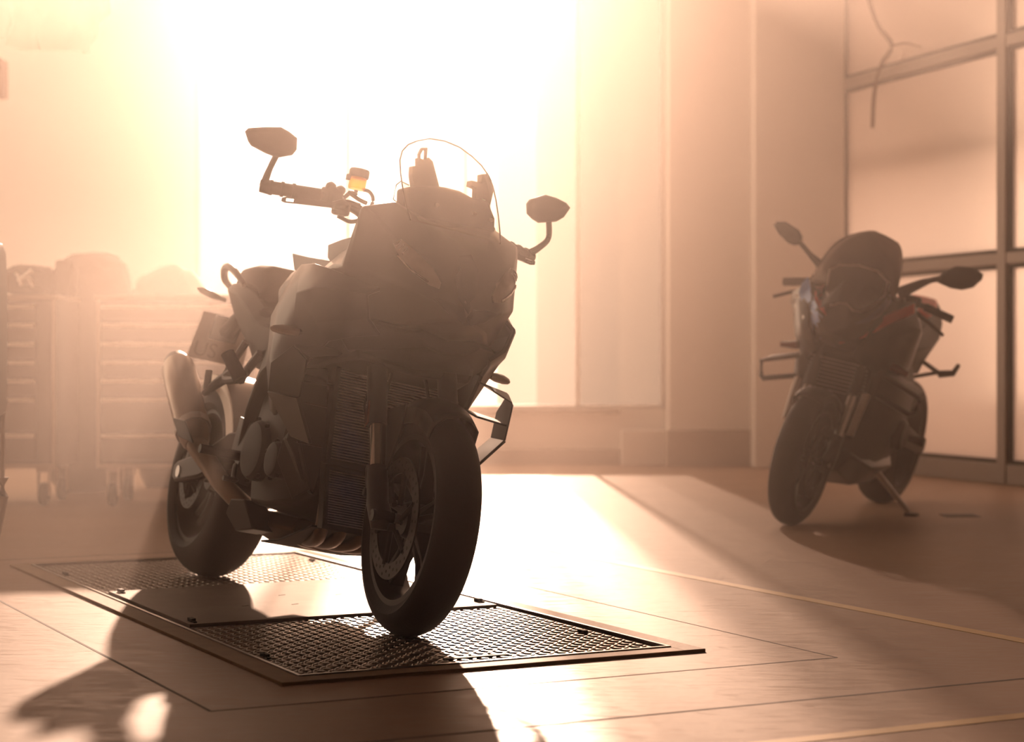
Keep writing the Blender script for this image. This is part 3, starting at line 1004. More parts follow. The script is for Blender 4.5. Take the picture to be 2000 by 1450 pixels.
# levers with the slot near their tips
for s, tip in ((-1, (552, 392)), (1, (1045, 517))):
    p0 = A.at(*tip, x=-0.395)
    p1 = V(-.385, s * .245, 1.118)
    d = (p1 - p0).normalized()
    n = V(0, 0, 1)
    bm = bmesh.new()
    q0, q1 = p0 + d * 0.035, p0 + d * 0.010
    plate(bm, [p1 + n * .007, q0 + n * .0085, q0 - n * .0075, p1 - n * .007], (-0.009, 0, 0))
    plate(bm, [q0 + n * .0085, q1 + n * .0085, q1 + n * .005, q0 + n * .005], (-0.009, 0, 0))
    plate(bm, [q0 - n * .0045, q1 - n * .0045, q1 - n * .008, q0 - n * .008], (-0.009, 0, 0))
    plate(bm, [q1 + n * .0085, p0 + n * .005, p0 - n * .005, q1 - n * .008], (-0.009, 0, 0))
    P('lever', bm, 'dark_metal', bar)
    bm = bmesh.new()
    tube(bm, [p1 + d * -0.01, V(-.40, s * .225, 1.126), V(-.415, s * .20, 1.135), V(-.41, s * .165, 1.135)], [0.010, 0.017, 0.014, 0.011], 10)
    P('master_cylinder', bm, 'dark_metal', bar)
# brake fluid reservoir on the right bar
rc = A.at(698, 362, x=-0.41)
bm = bmesh.new()
lathe(bm, [(0, 0.006), (0, 0.0225), (.004, 0.0245), (.034, 0.0245), (.034, 0.006)], rc + V(0, 0, -0.016), 'z', 24, closed=False)
res = P('fluid_reservoir', bm, 'amber_fluid')
bm = bmesh.new()
lathe(bm, [(0, 0.027), (.004, 0.0285), (.020, 0.0285), (.024, 0.026), (.025, 0.0)], rc + V(0, 0, 0.017), 'z', 24, closed=False)
P('cap', bm, 'black_plastic', res)
bm = bmesh.new()
box(bm, rc + V(0, -.03, .012), (.012, .010, .016))
tube(bm, [rc + V(0, 0, -.018), rc + V(0, 0, -.03), V(-.41, -.20, 1.168), V(-.415, -.215, 1.15)], 0.006, 8)
P('reservoir_bracket', bm, 'black_plastic', res)
bm = bmesh.new()
tube(bm, [rc + V(0, .02, -.012), rc + V(0, .04, -.013), rc + V(0, .055, -.03), rc + V(0, .05, -.06), V(-.41, -.165, 1.13)], 0.0055, 8)
P('reservoir_hose', bm, 'rubber', res)
for pts in ([(668, 396), (690, 400), (710, 412)], [(660, 425), (685, 436), (712, 430)], [(680, 378), (700, 392), (716, 400)]):
    bm = bmesh.new()
    tube(bm, [A.at(px, py, x=-0.40) for px, py in pts], 0.006, 8)
    P('control_cable', bm, 'rubber', bar)

# mirrors: head, glass, stem
def mirror_part(pix, stem, x):
    pts = [A.at(px, py, x=x) for px, py in pix]
    cen = sum(pts, V(0, 0, 0)) / len(pts)
    bm = bmesh.new()
    loft(bm, [[cen + (p - cen) * k + V(dx, 0, 0) for p in pts] for k, dx in ((0.97, -0.012), (1.0, -0.006), (0.98, 0.006), (0.86, 0.018), (0.5, 0.026))])
    m = P('mirror', bm, 'black_plastic', ang=50)
    bm = bmesh.new()
    plate(bm, [cen + (p - cen) * 0.94 + V(-0.013, 0, 0) for p in pts], (0.002, 0, 0))
    P('mirror_glass', bm, 'chrome', m)
    bm = bmesh.new()
    tube(bm, stem, [0.013, 0.010, 0.0085, 0.009], 10)
    P('mirror_stem', bm, 'black_plastic', m)
mirror_part([(480, 259), (486, 253), (515, 251), (548, 251), (564, 260), (580, 273), (579, 296), (571, 306), (543, 311), (520, 302), (492, 287), (486, 278)],
            [V(-.482, -.428, 1.138), A.at(520, 350, x=-.472), A.at(528, 330, x=-.465), A.at(540, 306, x=-.455)], -0.45)
mirror_part([(1030, 400), (1036, 392), (1064, 383), (1085, 389), (1105, 399), (1113, 409), (1100, 428), (1086, 436), (1053, 438), (1042, 431), (1031, 420)],
            [V(-.478, .415, 1.138), A.at(1052, 487, x=-.47), A.at(1071, 468, x=-.46), A.at(1072, 432, x=-.455)], -0.45)

# tank, seat, tail
bm = bmesh.new()
hull(bm, [(-.36, [(0, 1.00), (.10, 1.00), (.17, .97), (.19, .90), (.15, .82), (0, .80)]),
          (-.46, [(0, 1.02), (.11, 1.01), (.19, .975), (.225, .92), (.20, .80), (0, .78)]),
          (-.58, [(0, 1.045), (.11, 1.020), (.195, .985), (.245, .92), (.215, .78), (0, .76)]),
          (-.70, [(0, 1.035), (.10, 1.015), (.185, .980), (.238, .91), (.205, .76), (0, .74)]),
          (-.79, [(0, 1.00), (.09, .985), (.180, .965), (.215, .90), (.185, .76), (0, .74)]),
          (-.88, [(0, .96), (.08, .955), (.13, .93), (.17, .88), (.16, .76), (0, .74)]),
          (-.98, [(0, .875), (.07, .87), (.11, .855), (.14, .83), (.14, .74), (0, .72)])])
P('fuel_tank', bm, 'black_paint', bev=0.01)
for s in (-1, 1):
    for nm, pix, yy in (('tank_fin', [(570, 497), (602, 505), (645, 512), (655, 545), (600, 548), (574, 530)], -.203),
                        ('tank_panel', [(640, 481), (668, 470), (708, 460), (716, 525), (655, 530), (639, 506)], -.222)):
        bm = bmesh.new()
        pts = [A.at(px, py, y=yy) for px, py in pix]
        plate(bm, [V(p.x, p.y * -s, p.z) for p in pts], (0, -.03 * s, 0))
        P(nm, bm, 'black_paint', bev=0.003)
bm = bmesh.new()
hull(bm, [(-.93, [(0, .875), (.08, .87), (.12, .85), (.12, .80), (0, .79)]),
          (-1.02, [(0, .865), (.11, .862), (.15, .845), (.15, .80), (0, .79)]),
          (-1.14, [(0, .885), (.12, .885), (.15, .865), (.15, .81), (0, .80)]),
          (-1.19, [(0, .95), (.11, .945), (.13, .92), (.14, .82), (0, .81)])])
P('rider_seat', bm, 'seat_cloth', bev=0.012)
bm = bmesh.new()
hull(bm, [(-1.17, [(0, .975), (.085, .975), (.118, .955), (.13, .90), (0, .89)]),
          (-1.21, [(0, 1.022), (.085, 1.020), (.118, 1.004), (.135, .93), (0, .91)]),
          (-1.32, [(0, 1.030), (.095, 1.026), (.122, 1.012), (.140, .95), (0, .93)]),
          (-1.45, [(0, 1.030), (.085, 1.026), (.110, 1.012), (.120, .96), (0, .94)]),
          (-1.55, [(0, 1.020), (.060, 1.016), (.080, 1.00), (.09, .965), (0, .955)])])
P('pillion_seat', bm, 'seat_cloth', bev=0.012)
bm = bmesh.new()
hull(bm, [(-.92, [(0, .86), (.12, .85), (.165, .80), (.15, .66), (0, .64)]),
          (-1.08, [(0, .87), (.13, .865), (.168, .82), (.135, .68), (0, .66)]),
          (-1.20, [(0, .92), (.13, .92), (.160, .87), (.120, .74), (0, .72)]),
          (-1.35, [(0, .96), (.13, .96), (.150, .92), (.105, .80), (0, .78)]),
          (-1.50, [(0, .97), (.11, .97), (.130, .945), (.085, .86), (0, .84)]),
          (-1.66, [(0, .98), (.06, .98), (.075, .965), (.05, .92), (0, .91)])])
P('tail_fairing', bm, 'black_plastic', bev=0.006)
for s in (-1, 1):
    bm = bmesh.new()
    tube(bm, [V(-1.28, s * .150, .945), V(-1.36, s * .162, .99), V(-1.45, s * .155, 1.012), V(-1.55, s * .135, 1.012), V(-1.60, s * .11, .985), V(-1.58, s * .085, .955)], [.009, .012, .013, .013, .012, .009], 10)
    P('grab_rail', bm, 'dark_satin')
    # rear indicator
    bm = bmesh.new()
    rings = []
    for t, ry, rz in ((0, .007, .007), (.2, .010, .009), (.5, .017, .013), (.85, .013, .011), (1, .003, .003)):
        c = V(-1.58, s * (.10 + .105 * t), .915 + .018 * t)
        rings.append([c + V(math.cos(a) * ry, 0, math.sin(a) * rz) for a in [k * math.pi / 5 for k in range(10)]])
    loft(bm, rings)
    P('turn_signal', bm, 'lens_grey')
# licence plate on its carrier
bm = bmesh.new()
tube(bm, [V(-1.60, 0, .92), V(-1.70, 0, .88), V(-1.80, 0, .83)], [.03, .025, .03], 8)
box(bm, (-1.815, 0, .84), (.02, .10, .09), Matrix.Rotation(0.5, 3, 'Y'))
P('plate_carrier', bm, 'black_plastic', bev=0.004)
pa, pb = A.at(398, 610, y=-.092), A.at(365, 698, y=-.105)
bm = bmesh.new()
plate(bm, [pa, pb, V(pb.x, .105, pb.z), V(pa.x, .092, pa.z)], (-0.003, 0, 0))
lp = P('licence_plate', bm, 'plate_white', bev=0.001)
cu = bpy.data.curves.new('lettering', 'FONT')
cu.body = 'US'
cu.size = 0.075
cu.extrude = 0.0008
cu.materials.append(MATS['plate_ink'])
tmp = bpy.data.objects.new('lettering_curve', cu)
COL.objects.link(tmp)
bpy.context.view_layer.update()
lme = bpy.data.meshes.new_from_object(tmp.evaluated_get(bpy.context.evaluated_depsgraph_get()))
bpy.data.objects.remove(tmp)
lme.name = 'lettering'
lt = bpy.data.objects.new('lettering', lme)
COL.objects.link(lt)
lt.parent = lp
ey = V(0, 1, 0)
ez = (pa - pb); ez.y = 0; ez.normalize()
ex = ey.cross(ez)
lt.matrix_local = Matrix.Translation(pb + ez * 0.012 + V(0.0035, 0.012, 0)) @ Matrix((ey, ez, ex)).transposed().to_4x4()

# engine, covers, frame, exhaust
bm = bmesh.new()
hull(bm, [(-.385, [(0, .60), (.15, .60), (.165, .50), (.14, .33), (0, .30)]),
          (-.46, [(0, .66), (.19, .64), (.21, .50), (.18, .29), (0, .26)]),
          (-.62, [(0, .70), (.20, .68), (.215, .50), (.19, .27), (0, .24)]),
          (-.80, [(0, .68), (.18, .66), (.20, .48), (.17, .27), (0, .25)]),
          (-.97, [(0, .62), (.12, .60), (.13, .45), (.11, .33), (0, .32)])])
P('engine_block', bm, 'engine_grey', bev=0.012)
for s, xx, zz, rr in ((-1, -.70, .42, .088), (-1, -.53, .40, .052), (1, -.55, .40, .07), (1, -.82, .42, .06)):
    bm = bmesh.new()
    lathe(bm, [(0, rr), (s * .03, rr), (s * .042, rr * .9), (s * .046, rr * .6), (s * .040, 0)], V(xx, s * .195, zz), 'y', 32, closed=False)
    cv = P('engine_cover', bm, 'engine_grey')
    bm = bmesh.new()
    for k in range(7):
        a = k * 2 * math.pi / 7
        ball(bm, (xx + math.cos(a) * rr * 1.05, s * .222, zz + math.sin(a) * rr * 1.05), 0.008, n=4)
    P('cover_bolts', bm, 'dark_metal', cv)
for s in (-1, 1):
    bm = bmesh.new()
    rings = []
    for x, y, z, h, w in ((-.36, .10, .88, .05, .02), (-.50, .215, .80, .055, .022), (-.70, .225, .68, .06, .025), (-.88, .18, .58, .06, .025), (-.98, .14, .46, .075, .03), (-1.0, .13, .36, .05, .03)):
        c = V(x, s * y, z)
        rings.append([c + V(0.3 * h, s * -w, h), c + V(0.3 * h, s * w, h * .8), c + V(-.3 * h, s * w, -h * .8), c + V(-.3 * h, s * -w, -h)])
    loft(bm, rings)
    P('frame_spar', bm, 'dark_satin', bev=0.006)
    # swingarm
    bm = bmesh.new()
    rings = []
    for x, y, z, h, w in ((-.96, .10, .44, .055, .03), (-1.15, .125, .42, .05, .028), (-1.35, .138, .36, .042, .02), (-1.58, .138, .326, .035, .018), (-1.62, .138, .326, .02, .016)):
        c = V(x, s * y, z)
        rings.append([c + V(0, -w, h), c + V(0, w, h), c + V(0, w, -h), c + V(0, -w, -h)])
    loft(bm, rings)
    P('swingarm', bm, 'dark_metal', bev=0.008)
bm = bmesh.new()
tube(bm, [V(-1.548, -.16, .326), V(-1.548, .16, .326)], 0.02, 14, smooth=False)
P('rear_axle', bm, 'steel')
bm = bmesh.new()
box(bm, (-1.49, -.125, .43), (.09, .05, .05), Matrix.Rotation(.6, 3, 'Y'))
P('brake_caliper', bm, 'dark_satin', bev=0.008)
# hugger over the rear tyre
bm = bmesh.new()
rows = []
for i in range(16):
    a = math.radians(20 + 85 * i / 15)
    rows.append([V(-1.548, 0, .326) + V(r * math.cos(a), y, r * math.sin(a)) for y, r in ((-.108, .29), (-.10, .335), (-.05, .345), (0, .348), (.05, .345), (.10, .335), (.108, .29))])
grid_shell(bm, rows)
P('rear_hugger', bm, 'titanium', solid=0.004)
bm = bmesh.new()
tube(bm, [V(-.98, 0, .66), V(-1.05, 0, .45)], 0.03, 12, smooth=False)
for k in range(6):
    lathe(bm, [(-.004, .042), (0, .046), (.004, .042), (.004, .03), (-.004, .03)], V(-.985 - .011 * k, 0, .64 - .032 * k), 'z', 18)
P('rear_shock', bm, 'dark_metal')
# silencer on the right side, with cap, heat shield and link pipe
def hexloft(bm, path):
    rings = []
    for (x, y, z, w, h) in path:
        c = V(x, y, z)
        d = V(-.72, -.05, .68).normalized()
        side = V(0, 1, 0)
        upv = side.cross(d).normalized()
        rings.append([c + side * math.cos(a) * w + upv * math.sin(a) * h for a in [k * math.pi / 6 for k in range(12)]])
    loft(bm, rings)
e0, e1 = A.at(384, 872, y=-.205), A.at(346, 712, y=-.225)
bm = bmesh.new()
path = []
for t, w, h in ((0, .034, .036), (.06, .046, .05), (.2, .052, .060), (.75, .055, .064), (.94, .053, .060), (1.0, .044, .048)):
    p = e0.lerp(e1, t)
    path.append((p.x, p.y, p.z, w, h))
hexloft(bm, path)
sil = P('silencer', bm, 'titanium', ang=50)
bm = bmesh.new()
p = e0.lerp(e1, 0.985); q = e0.lerp(e1, 1.06)
hexloft(bm, [(p.x, p.y, p.z, .047, .052), (q.x, q.y, q.z, .034, .036)])
P('end_cap', bm, 'dark_metal', sil)
bm = bmesh.new()
p = e0.lerp(e1, 0.16)
hexloft(bm, [(p.x - .02, p.y, p.z + .018, .056, .066), (p.x, p.y, p.z, .056, .066)])
P('clamp_band', bm, 'steel', sil)
bm = bmesh.new()
tube(bm, [e0, e0 + V(.10, .02, -.055), V(-1.06, -.16, .30), V(-.92, -.10, .235), V(-.80, -.04, .215)], [.034, .031, .03, .032, .036], 14)
P('link_pipe', bm, 'titanium', sil)
bm = bmesh.new()
pts = [e0.lerp(e1, .06) + V(0, -.058, 0), e0.lerp(e1, .28) + V(0, -.063, 0), e0.lerp(e1, .22) + V(.07, -.05, 0.01), e0 + V(.085, -.04, .0)]
plate(bm, pts, (0, .004, 0))
P('heat_shield', bm, 'dark_satin', sil, bev=0.002)
bm = bmesh.new()
tube(bm, [e0.lerp(e1, .55) + V(.03, .05, .03), V(-1.30, -.17, .62), V(-1.17, -.165, .66)], [.012, .016, .02], 8)
tube(bm, [V(-1.36, -.18, .60), V(-1.37, -.18, .66)], .012, 8, smooth=False)
P('silencer_hanger', bm, 'dark_satin', bev=0)
# passenger pegs and rider pegs
for s in (-1, 1):
    bm = bmesh.new()
    p0, p1 = A.at(443, 690, y=-.265), A.at(470, 744, y=-.215)
    if s > 0:
        p0, p1 = flip(p0), flip(p1)
    tube(bm, [p0, p1], [.021, .023], 12, smooth=False)
    pg = P('passenger_peg', bm, 'rubber', bev=0.004)
    bm = bmesh.new()
    tube(bm, [p1, V(-1.02, s * .18, .66), V(-.98, s * .16, .72)], [.016, .014, .016], 8)
    tube(bm, [p1, V(-1.22, s * .175, .64), V(-1.16, s * .15, .76)], [.014, .012, .012], 8)
    P('peg_bracket', bm, 'dark_satin', pg)
    bm = bmesh.new()
    tube(bm, [V(-.93, s * .17, .40), V(-.93, s * .31, .40)], [.016, .014], 10, smooth=False)
    pg = P('rider_peg', bm, 'dark_metal')
    bm = bmesh.new()
    plate(bm, [V(-.86, s * .17, .50), V(-1.02, s * .165, .52), V(-1.04, s * .165, .42), V(-.95, s * .17, .36)], (0, s * .008, 0))
    P('heel_guard', bm, 'dark_satin', pg, bev=0.002)
    bm = bmesh.new()
    tube(bm, [V(-.93, s * .19, .37), V(-.80, s * .235, .33), V(-.74, s * .25, .325), V(-.735, s * .29, .325)], .008, 8)
    P('foot_lever', bm, 'dark_metal', pg)
# exhaust headers sweeping under the engine into the collector box
for k, y in enumerate((-.11, -.04, .04, .11)):
    bm = bmesh.new()
    tube(bm, [V(-.44, y, .48), V(-.40, y, .40), V(-.395, y * .95, .31), V(-.43, y * .8, .225), V(-.52, y * .6, .197), V(-.66, y * .4, .195)], .0195, 12)
    P('exhaust_header', bm, 'header_steel')
bm = bmesh.new()
hull(bm, [(-.62, [(0, .255), (.08, .25), (.10, .215), (.07, .175), (0, .168)]),
          (-.80, [(0, .26), (.11, .255), (.13, .215), (.09, .17), (0, .165)]),
          (-.95, [(0, .27), (.10, .265), (.12, .23), (.08, .185), (0, .18)])])
P('collector_box', bm, 'header_steel', bev=0.006)
bm = bmesh.new()
plate(bm, [V(-.79, -.195, .275), V(-.90, -.195, .27), V(-.935, -.19, .225), V(-.875, -.17, .178), V(-.74, -.17, .195)], (0, .07, 0))
P('collector_shield', bm, 'engine_grey', bev=0.004)
bm = bmesh.new()
plate(bm, [V(-.40, -.13, .235), V(-.60, -.14, .175), V(-.76, -.13, .162), V(-.76, .13, .162), V(-.60, .14, .175), V(-.40, .13, .235)], (0, 0, .006))
P('belly_pan', bm, 'rubber', bev=0.002)
# side stand on the left, foot flat on the cover
bm = bmesh.new()
tl = math.tan(A.lean)
tube(bm, [V(-.72, .13, .25), V(-.66, .24, .15), V(-.62, .33, .33 * tl + .012)], [.014, .012, .011], 10)
st = P('side_stand', bm, 'dark_satin')
bm = bmesh.new()
box(bm, (-.62, .335, .335 * tl + .005), (.05, .045, .010), Matrix.Rotation(A.lean, 3, 'X'))
P('stand_foot', bm, 'dark_satin', st)

# ================================================================== BACKGROUND MOTORCYCLE
B = Frame(1.211, 8.39, -0.457, 0.23)
naked = empty('motorcycle', 'dark motorcycle with red and blue stripes and smoked screen parked by the glass partition', 'motorcycle', mtx=B.M)
def Q(name, bm, m, parent=None, **k):
    return finish(name, bm, m, parent or naked, **k)
def Qflat(name, pix, x, th, m, parent=None, mirror=False, bev=0.003, tilt=0.0, sweep=0.0):
    pts = [B.at(px, py, x=x) for px, py in pix]
    zc = sum(p.z for p in pts) / len(pts)
    pts = [V(p.x - (p.z - zc) * tilt - sweep * abs(p.y), p.y, p.z) for p in pts]
    if mirror:
        pts = [flip(p) for p in pts]
    bm = bmesh.new()
    plate(bm, pts, (-th, 0, 0))
    return Q(name, bm, m, parent, bev=bev)
WB = 1.45
wheel(naked, 'front', V(0, 0, .30), .300, .122, .222, 5, .3, 'dark_satin')
wheel(naked, 'rear', V(-WB, 0, .326), .326, .198, .222, 5, .5, 'dark_satin')
for s in (-1, 1):
    y = s * .104
    disc(naked, V(0, s * .068, .30), .16, .118, .005)
    bm = bmesh.new()
    tube(bm, [fork_axis(1.0, y), fork_axis(.60, y)], .0275, 14, smooth=False)
    leg = Q('fork_leg', bm, 'black_plastic')
    bm = bmesh.new()
    tube(bm, [fork_axis(.61, y), fork_axis(.40, y)], .0225, 14, smooth=False)
    Q('fork_tube', bm, 'chrome', leg)
    bm = bmesh.new()
    tube(bm, [fork_axis(.42, y), fork_axis(.34, y), V(-.012, y, .30), V(-.006, y, .26)], [.028, .03, .032, .022], 12, smooth=False)
    Q('axle_clamp', bm, 'dark_satin', leg)
    bm = bmesh.new()
    box(bm, (-.12, s * .082, .385), (.05, .062, .115), Matrix.Rotation(-.5, 3, 'Y'))
    Q('brake_caliper', bm, 'dark_satin', bev=0.008)
    # outer fork guard, bright on the right side of the machine
    bm = bmesh.new()
    tube(bm, [fork_axis(.62, s * .158), fork_axis(.44, s * .150)], [.020, .017], 10, smooth=False)
    Q('fork_guard', bm, 'pale_plastic', leg)
bm = bmesh.new()
rows = []
for i in range(18):
    a = math.radians(62 + 95 * i / 17)
    rows.append([V(0, 0, .30) + V(r * math.cos(a), y, r * math.sin(a)) for y, r in ((-.068, .265), (-.064, .298), (-.04, .313), (0, .319), (.04, .313), (.064, .298), (.068, .265))])
grid_shell(bm, rows)
Q('front_fender', bm, 'black_plastic', solid=.004)
bm = bmesh.new()
tube(bm, [V(0, -.125, .3), V(0, .125, .3)], .013, 10, smooth=False)
Q('front_axle', bm, 'steel')
# headlight mask, its outlined lens, the smoked dome of the screen
bm = bmesh.new()
hull(bm, [(.03, [(0, .99), (.05, .985), (.075, .95), (.06, .90), (0, .86)]),
          (-.03, [(0, 1.10), (.09, 1.09), (.135, 1.03), (.12, .93), (.06, .85), (0, .83)]),
          (-.12, [(0, 1.15), (.12, 1.14), (.175, 1.06), (.17, .94), (.11, .83), (0, .80)]),
          (-.24, [(0, 1.13), (.13, 1.12), (.20, 1.05), (.20, .92), (.14, .80), (0, .78)])])
bm2 = bm.copy()
mask_bvh = BVHTree.FromBMesh(bm2)
bm2.free()
Q('headlight_mask', bm, 'black_plastic', bev=0.008)
B_side = {}
lens = [(1622, 528), (1640, 518), (1680, 519), (1715, 530), (1735, 552), (1728, 578), (1705, 600), (1682, 610), (1668, 607), (1655, 594), (1640, 592), (1625, 598), (1616, 570)]
pts = [B.stick(px, py, mask_bvh, -.04) for px, py in lens]
bm = bmesh.new()
cen = sum(pts, V(0, 0, 0)) / len(pts)
loft(bm, [[p + V(-.03, 0, 0) for p in pts], [p + V(.012, 0, 0) for p in pts], [cen + (p - cen) * .9 + V(.016, 0, 0) for p in pts]])
hl_b = Q('headlight', bm, 'black_paint')
bm = bmesh.new()
tube(bm, [p + V(.012, 0, 0) for p in pts] + [pts[0] + V(.012, 0, 0)], .0042, 6, smooth=False)
Q('lens_rim', bm, 'steel', hl_b)
bm = bmesh.new()
rows = []
for i in range(12):
    t = i / 11
    z = 1.06 + .27 * math.sin(t * math.pi / 2)
    w = .185 * math.cos(t * math.pi / 2) ** .55 + .008
    x0 = -.07 - .24 * t ** 1.4
    rows.append([V(x0 - .10 * (k / 6) ** 2, w * k / 6, z - .02 * (k / 6) ** 2) for k in range(-6, 7)])
grid_shell(bm, rows)
Q('windscreen', bm, 'smoked_screen', solid=.005)
bm = bmesh.new()
hull(bm, [(-.20, [(0, 1.20), (.08, 1.19), (.11, 1.12), (.09, 1.05), (0, 1.04)]), (-.30, [(0, 1.22), (.10, 1.21), (.13, 1.12), (.10, 1.04), (0, 1.03)])])
Q('instrument_pod', bm, 'black_plastic', bev=.01)
# side panels with the stripes: white edge, pale blue, navy and red bands standing just proud
for s in (-1, 1):
    cols = [(-.08, [(.115, 1.02), (.15, .95), (.13, .86), (.08, .78)]),
            (-.18, [(.200, 1.05), (.240, .96), (.20, .84), (.13, .74)]),
            (-.30, [(.235, 1.06), (.295, .95), (.25, .80), (.18, .68)]),
            (-.42, [(.22, 1.05), (.275, .93), (.25, .78), (.20, .64)]),
            (-.54, [(.19, 1.03), (.24, .92), (.23, .76), (.19, .66)])]
    bm = bmesh.new()
    grid_shell(bm, [[V(x, s * y, z) for y, z in c] for x, c in cols])
    bm2 = bm.copy()
    B_side[s] = BVHTree.FromBMesh(bm2)
    bm2.free()
    sf = Q('side_fairing', bm, 'black_paint', solid=.012)
    sf_r = sf if s < 0 else sf_r
for nm, m, x, pix in (('white_panel', 'paint_white', -.26, [(1543, 590), (1548, 570), (1562, 560), (1560, 585), (1568, 612), (1581, 640), (1574, 650), (1556, 622)]),
                      ('blue_stripe', 'paint_blue', -.17, [(1560, 572), (1566, 552), (1579, 541), (1584, 570), (1596, 600), (1606, 618), (1603, 662), (1590, 648), (1572, 612)]),
                      ('red_stripe', 'paint_red', -.12, [(1588, 556), (1614, 544), (1606, 572), (1604, 592), (1614, 617), (1600, 604), (1590, 580)]),
                      ('navy_stripe', 'paint_navy', -.12, [(1668, 634), (1700, 616), (1728, 590), (1740, 572), (1742, 590), (1722, 616), (1696, 630)])):
    rings = []
    cx = sum(p[0] for p in pix) / len(pix)
    cyy = sum(p[1] for p in pix) / len(pix)
    for k, off in ((1, -.01), (1, .012), (.6, .014), (.2, .014)):
        r_ = []
        for px, py in pix:
            q = (cx + (px - cx) * k, cyy + (py - cyy) * k)
            best = None
            for bv in (B_side[-1], B_side[1], mask_bvh):
                h_ = bv.ray_cast(B.C, B.ray(*q).normalized())
                if h_[0] is not None and (best is None or h_[3] < best[3]):
                    best = h_
            p = best[0] if best is not None else B.at(q[0], q[1], x=x)
            r_.append(p - B.ray(*q).normalized() * off)
        rings.append(r_)
    bm = bmesh.new()
    loft(bm, rings)
    Q(nm, bm, m, sf_r)
Qflat('red_chevron', [(1642, 672), (1662, 636), (1700, 628), (1782, 592), (1783, 612), (1740, 632), (1690, 660)], -.10, .012, 'paint_red', tilt=.3)
# front body under the mask: radiator, shrouds, engine, belly pan
bm = bmesh.new()
hull(bm, [(-.24, [(0, .80), (.16, .79), (.20, .70), (.17, .52), (.10, .38), (0, .36)]),
          (-.36, [(0, .82), (.20, .80), (.25, .70), (.22, .48), (.14, .30), (0, .27)]),
          (-.52, [(0, .82), (.21, .80), (.25, .68), (.23, .46), (.16, .24), (0, .20)]),
          (-.72, [(0, .78), (.20, .76), (.24, .62), (.22, .42), (.15, .23), (0, .19)]),
          (-.92, [(0, .70), (.14, .68), (.18, .55), (.16, .40), (.10, .28), (0, .27)])])
Q('engine_block', bm, 'engine_grey', bev=.012)
bm = bmesh.new()
plate(bm, [V(-.255, -.15, .76), V(-.255, .15, .76), V(-.235, .145, .50), V(-.235, -.145, .50)], (.03, 0, 0))
rd = Q('radiator', bm, 'black_plastic', bev=.004)
bm = bmesh.new()
for k in range(14):
    box(bm, (-.214 , 0, .515 + k * .017), (.004, .27, .003))
f_ = Q('cooling_fins', bm, 'radiator_fin', rd)
f_['kind'] = 'stuff'
bm = bmesh.new()
hull(bm, [(-.28, [(0, .36), (.10, .37), (.13, .33), (.08, .25), (0, .23)]),
          (-.45, [(0, .30), (.16, .34), (.19, .28), (.11, .18), (0, .165)]),
          (-.75, [(0, .28), (.17, .34), (.20, .28), (.12, .18), (0, .165)]),
          (-.90, [(0, .30), (.12, .34), (.15, .30), (.10, .22), (0, .21)])])
Q('belly_pan', bm, 'black_paint', bev=.006)
for s in (-1, 1):
    bm = bmesh.new()
    lathe(bm, [(0, .075), (s * .03, .075), (s * .042, .06), (s * .04, 0)], V(-.62, s * .22, .44), 'y', 24, closed=False)
    Q('engine_cover', bm, 'dark_metal')
    # wing loops standing out to the side
    bm = bmesh.new()
    lp_ = [V(-.24, s * .20, .715), V(-.27, s * .345, .665), V(-.275, s * .375, .650), V(-.275, s * .362, .585), V(-.26, s * .345, .575), V(-.23, s * .19, .625)]
    tube(bm, lp_, .012, 8, smooth=False, flat=1.0)
    wg = Q('winglet', bm, 'black_paint')
    bm = bmesh.new()
    plate(bm, [V(-.24, s * .20, .715), V(-.27, s * .355, .66), V(-.36, s * .365, .675), V(-.38, s * .21, .73)], (0, 0, .006))
    Q('vane', bm, 'black_paint', wg)
    bm = bmesh.new()
    tube(bm, [V(-.26, s * .22, .76), V(-.27, s * .30, .745)], [.02, .012], 8, smooth=False)
    Q('turn_signal', bm, 'red_reflector')
# bars, grips, levers, mirrors
bm = bmesh.new()
tube(bm, [V(-.42, -.39, 1.02), V(-.40, -.25, 1.05), V(-.36, -.12, 1.05), V(-.35, 0, 1.04), V(-.36, .12, 1.05), V(-.40, .25, 1.05), V(-.42, .39, 1.02)], .0135, 10)
bb = Q('handlebar', bm, 'dark_satin')
for s in (-1, 1):
    bm = bmesh.new()
    tube(bm, [V(-.42, s * .40, 1.018), V(-.405, s * .27, 1.046)], .019, 10, smooth=False)
    Q('grip', bm, 'rubber', bb)
    bm = bmesh.new()
    tube(bm, [V(-.34, s * .22, 1.03), V(-.33, s * .32, .985), V(-.31, s * .40, .945)], [.012, .009, .008], 8)
    Q('lever', bm, 'dark_metal', bb)
    bm = bmesh.new()
    box(bm, (-.37, s * .22, 1.06), (.06, .07, .05))
    Q('switchgear', bm, 'black_plastic', bb, bev=.01)
def mirror_b(pix, x, stem, rr):
    pts = [B.at(px, py, x=x) for px, py in pix]
    cen = sum(pts, V(0, 0, 0)) / len(pts)
    bm = bmesh.new()
    loft(bm, [[cen + (p - cen) * k + V(dx, 0, 0) for p in pts] for k, dx in ((.95, -.014), (1.0, -.006), (.98, .008), (.8, .02))])
    m = Q('mirror', bm, 'black_plastic', ang=50)
    bm = bmesh.new()
    plate(bm, [cen + (p - cen) * .9 + V(-.0155, 0, 0) for p in pts], (.002, 0, 0))
    Q('mirror_glass', bm, 'chrome', m)
    bm = bmesh.new()
    tube(bm, stem, rr, 10)
    Q('mirror_stem', bm, 'black_plastic', m)
mirror_b([(1511, 440), (1518, 432), (1535, 433), (1560, 449), (1567, 462), (1566, 474), (1553, 480), (1540, 476), (1522, 458)], -.36,
         [V(-.28, -.17, 1.08), B.at(1605, 522, x=-.30), B.at(1580, 495, x=-.33), B.at(1560, 470, x=-.36)], [.03, .022, .012, .012])
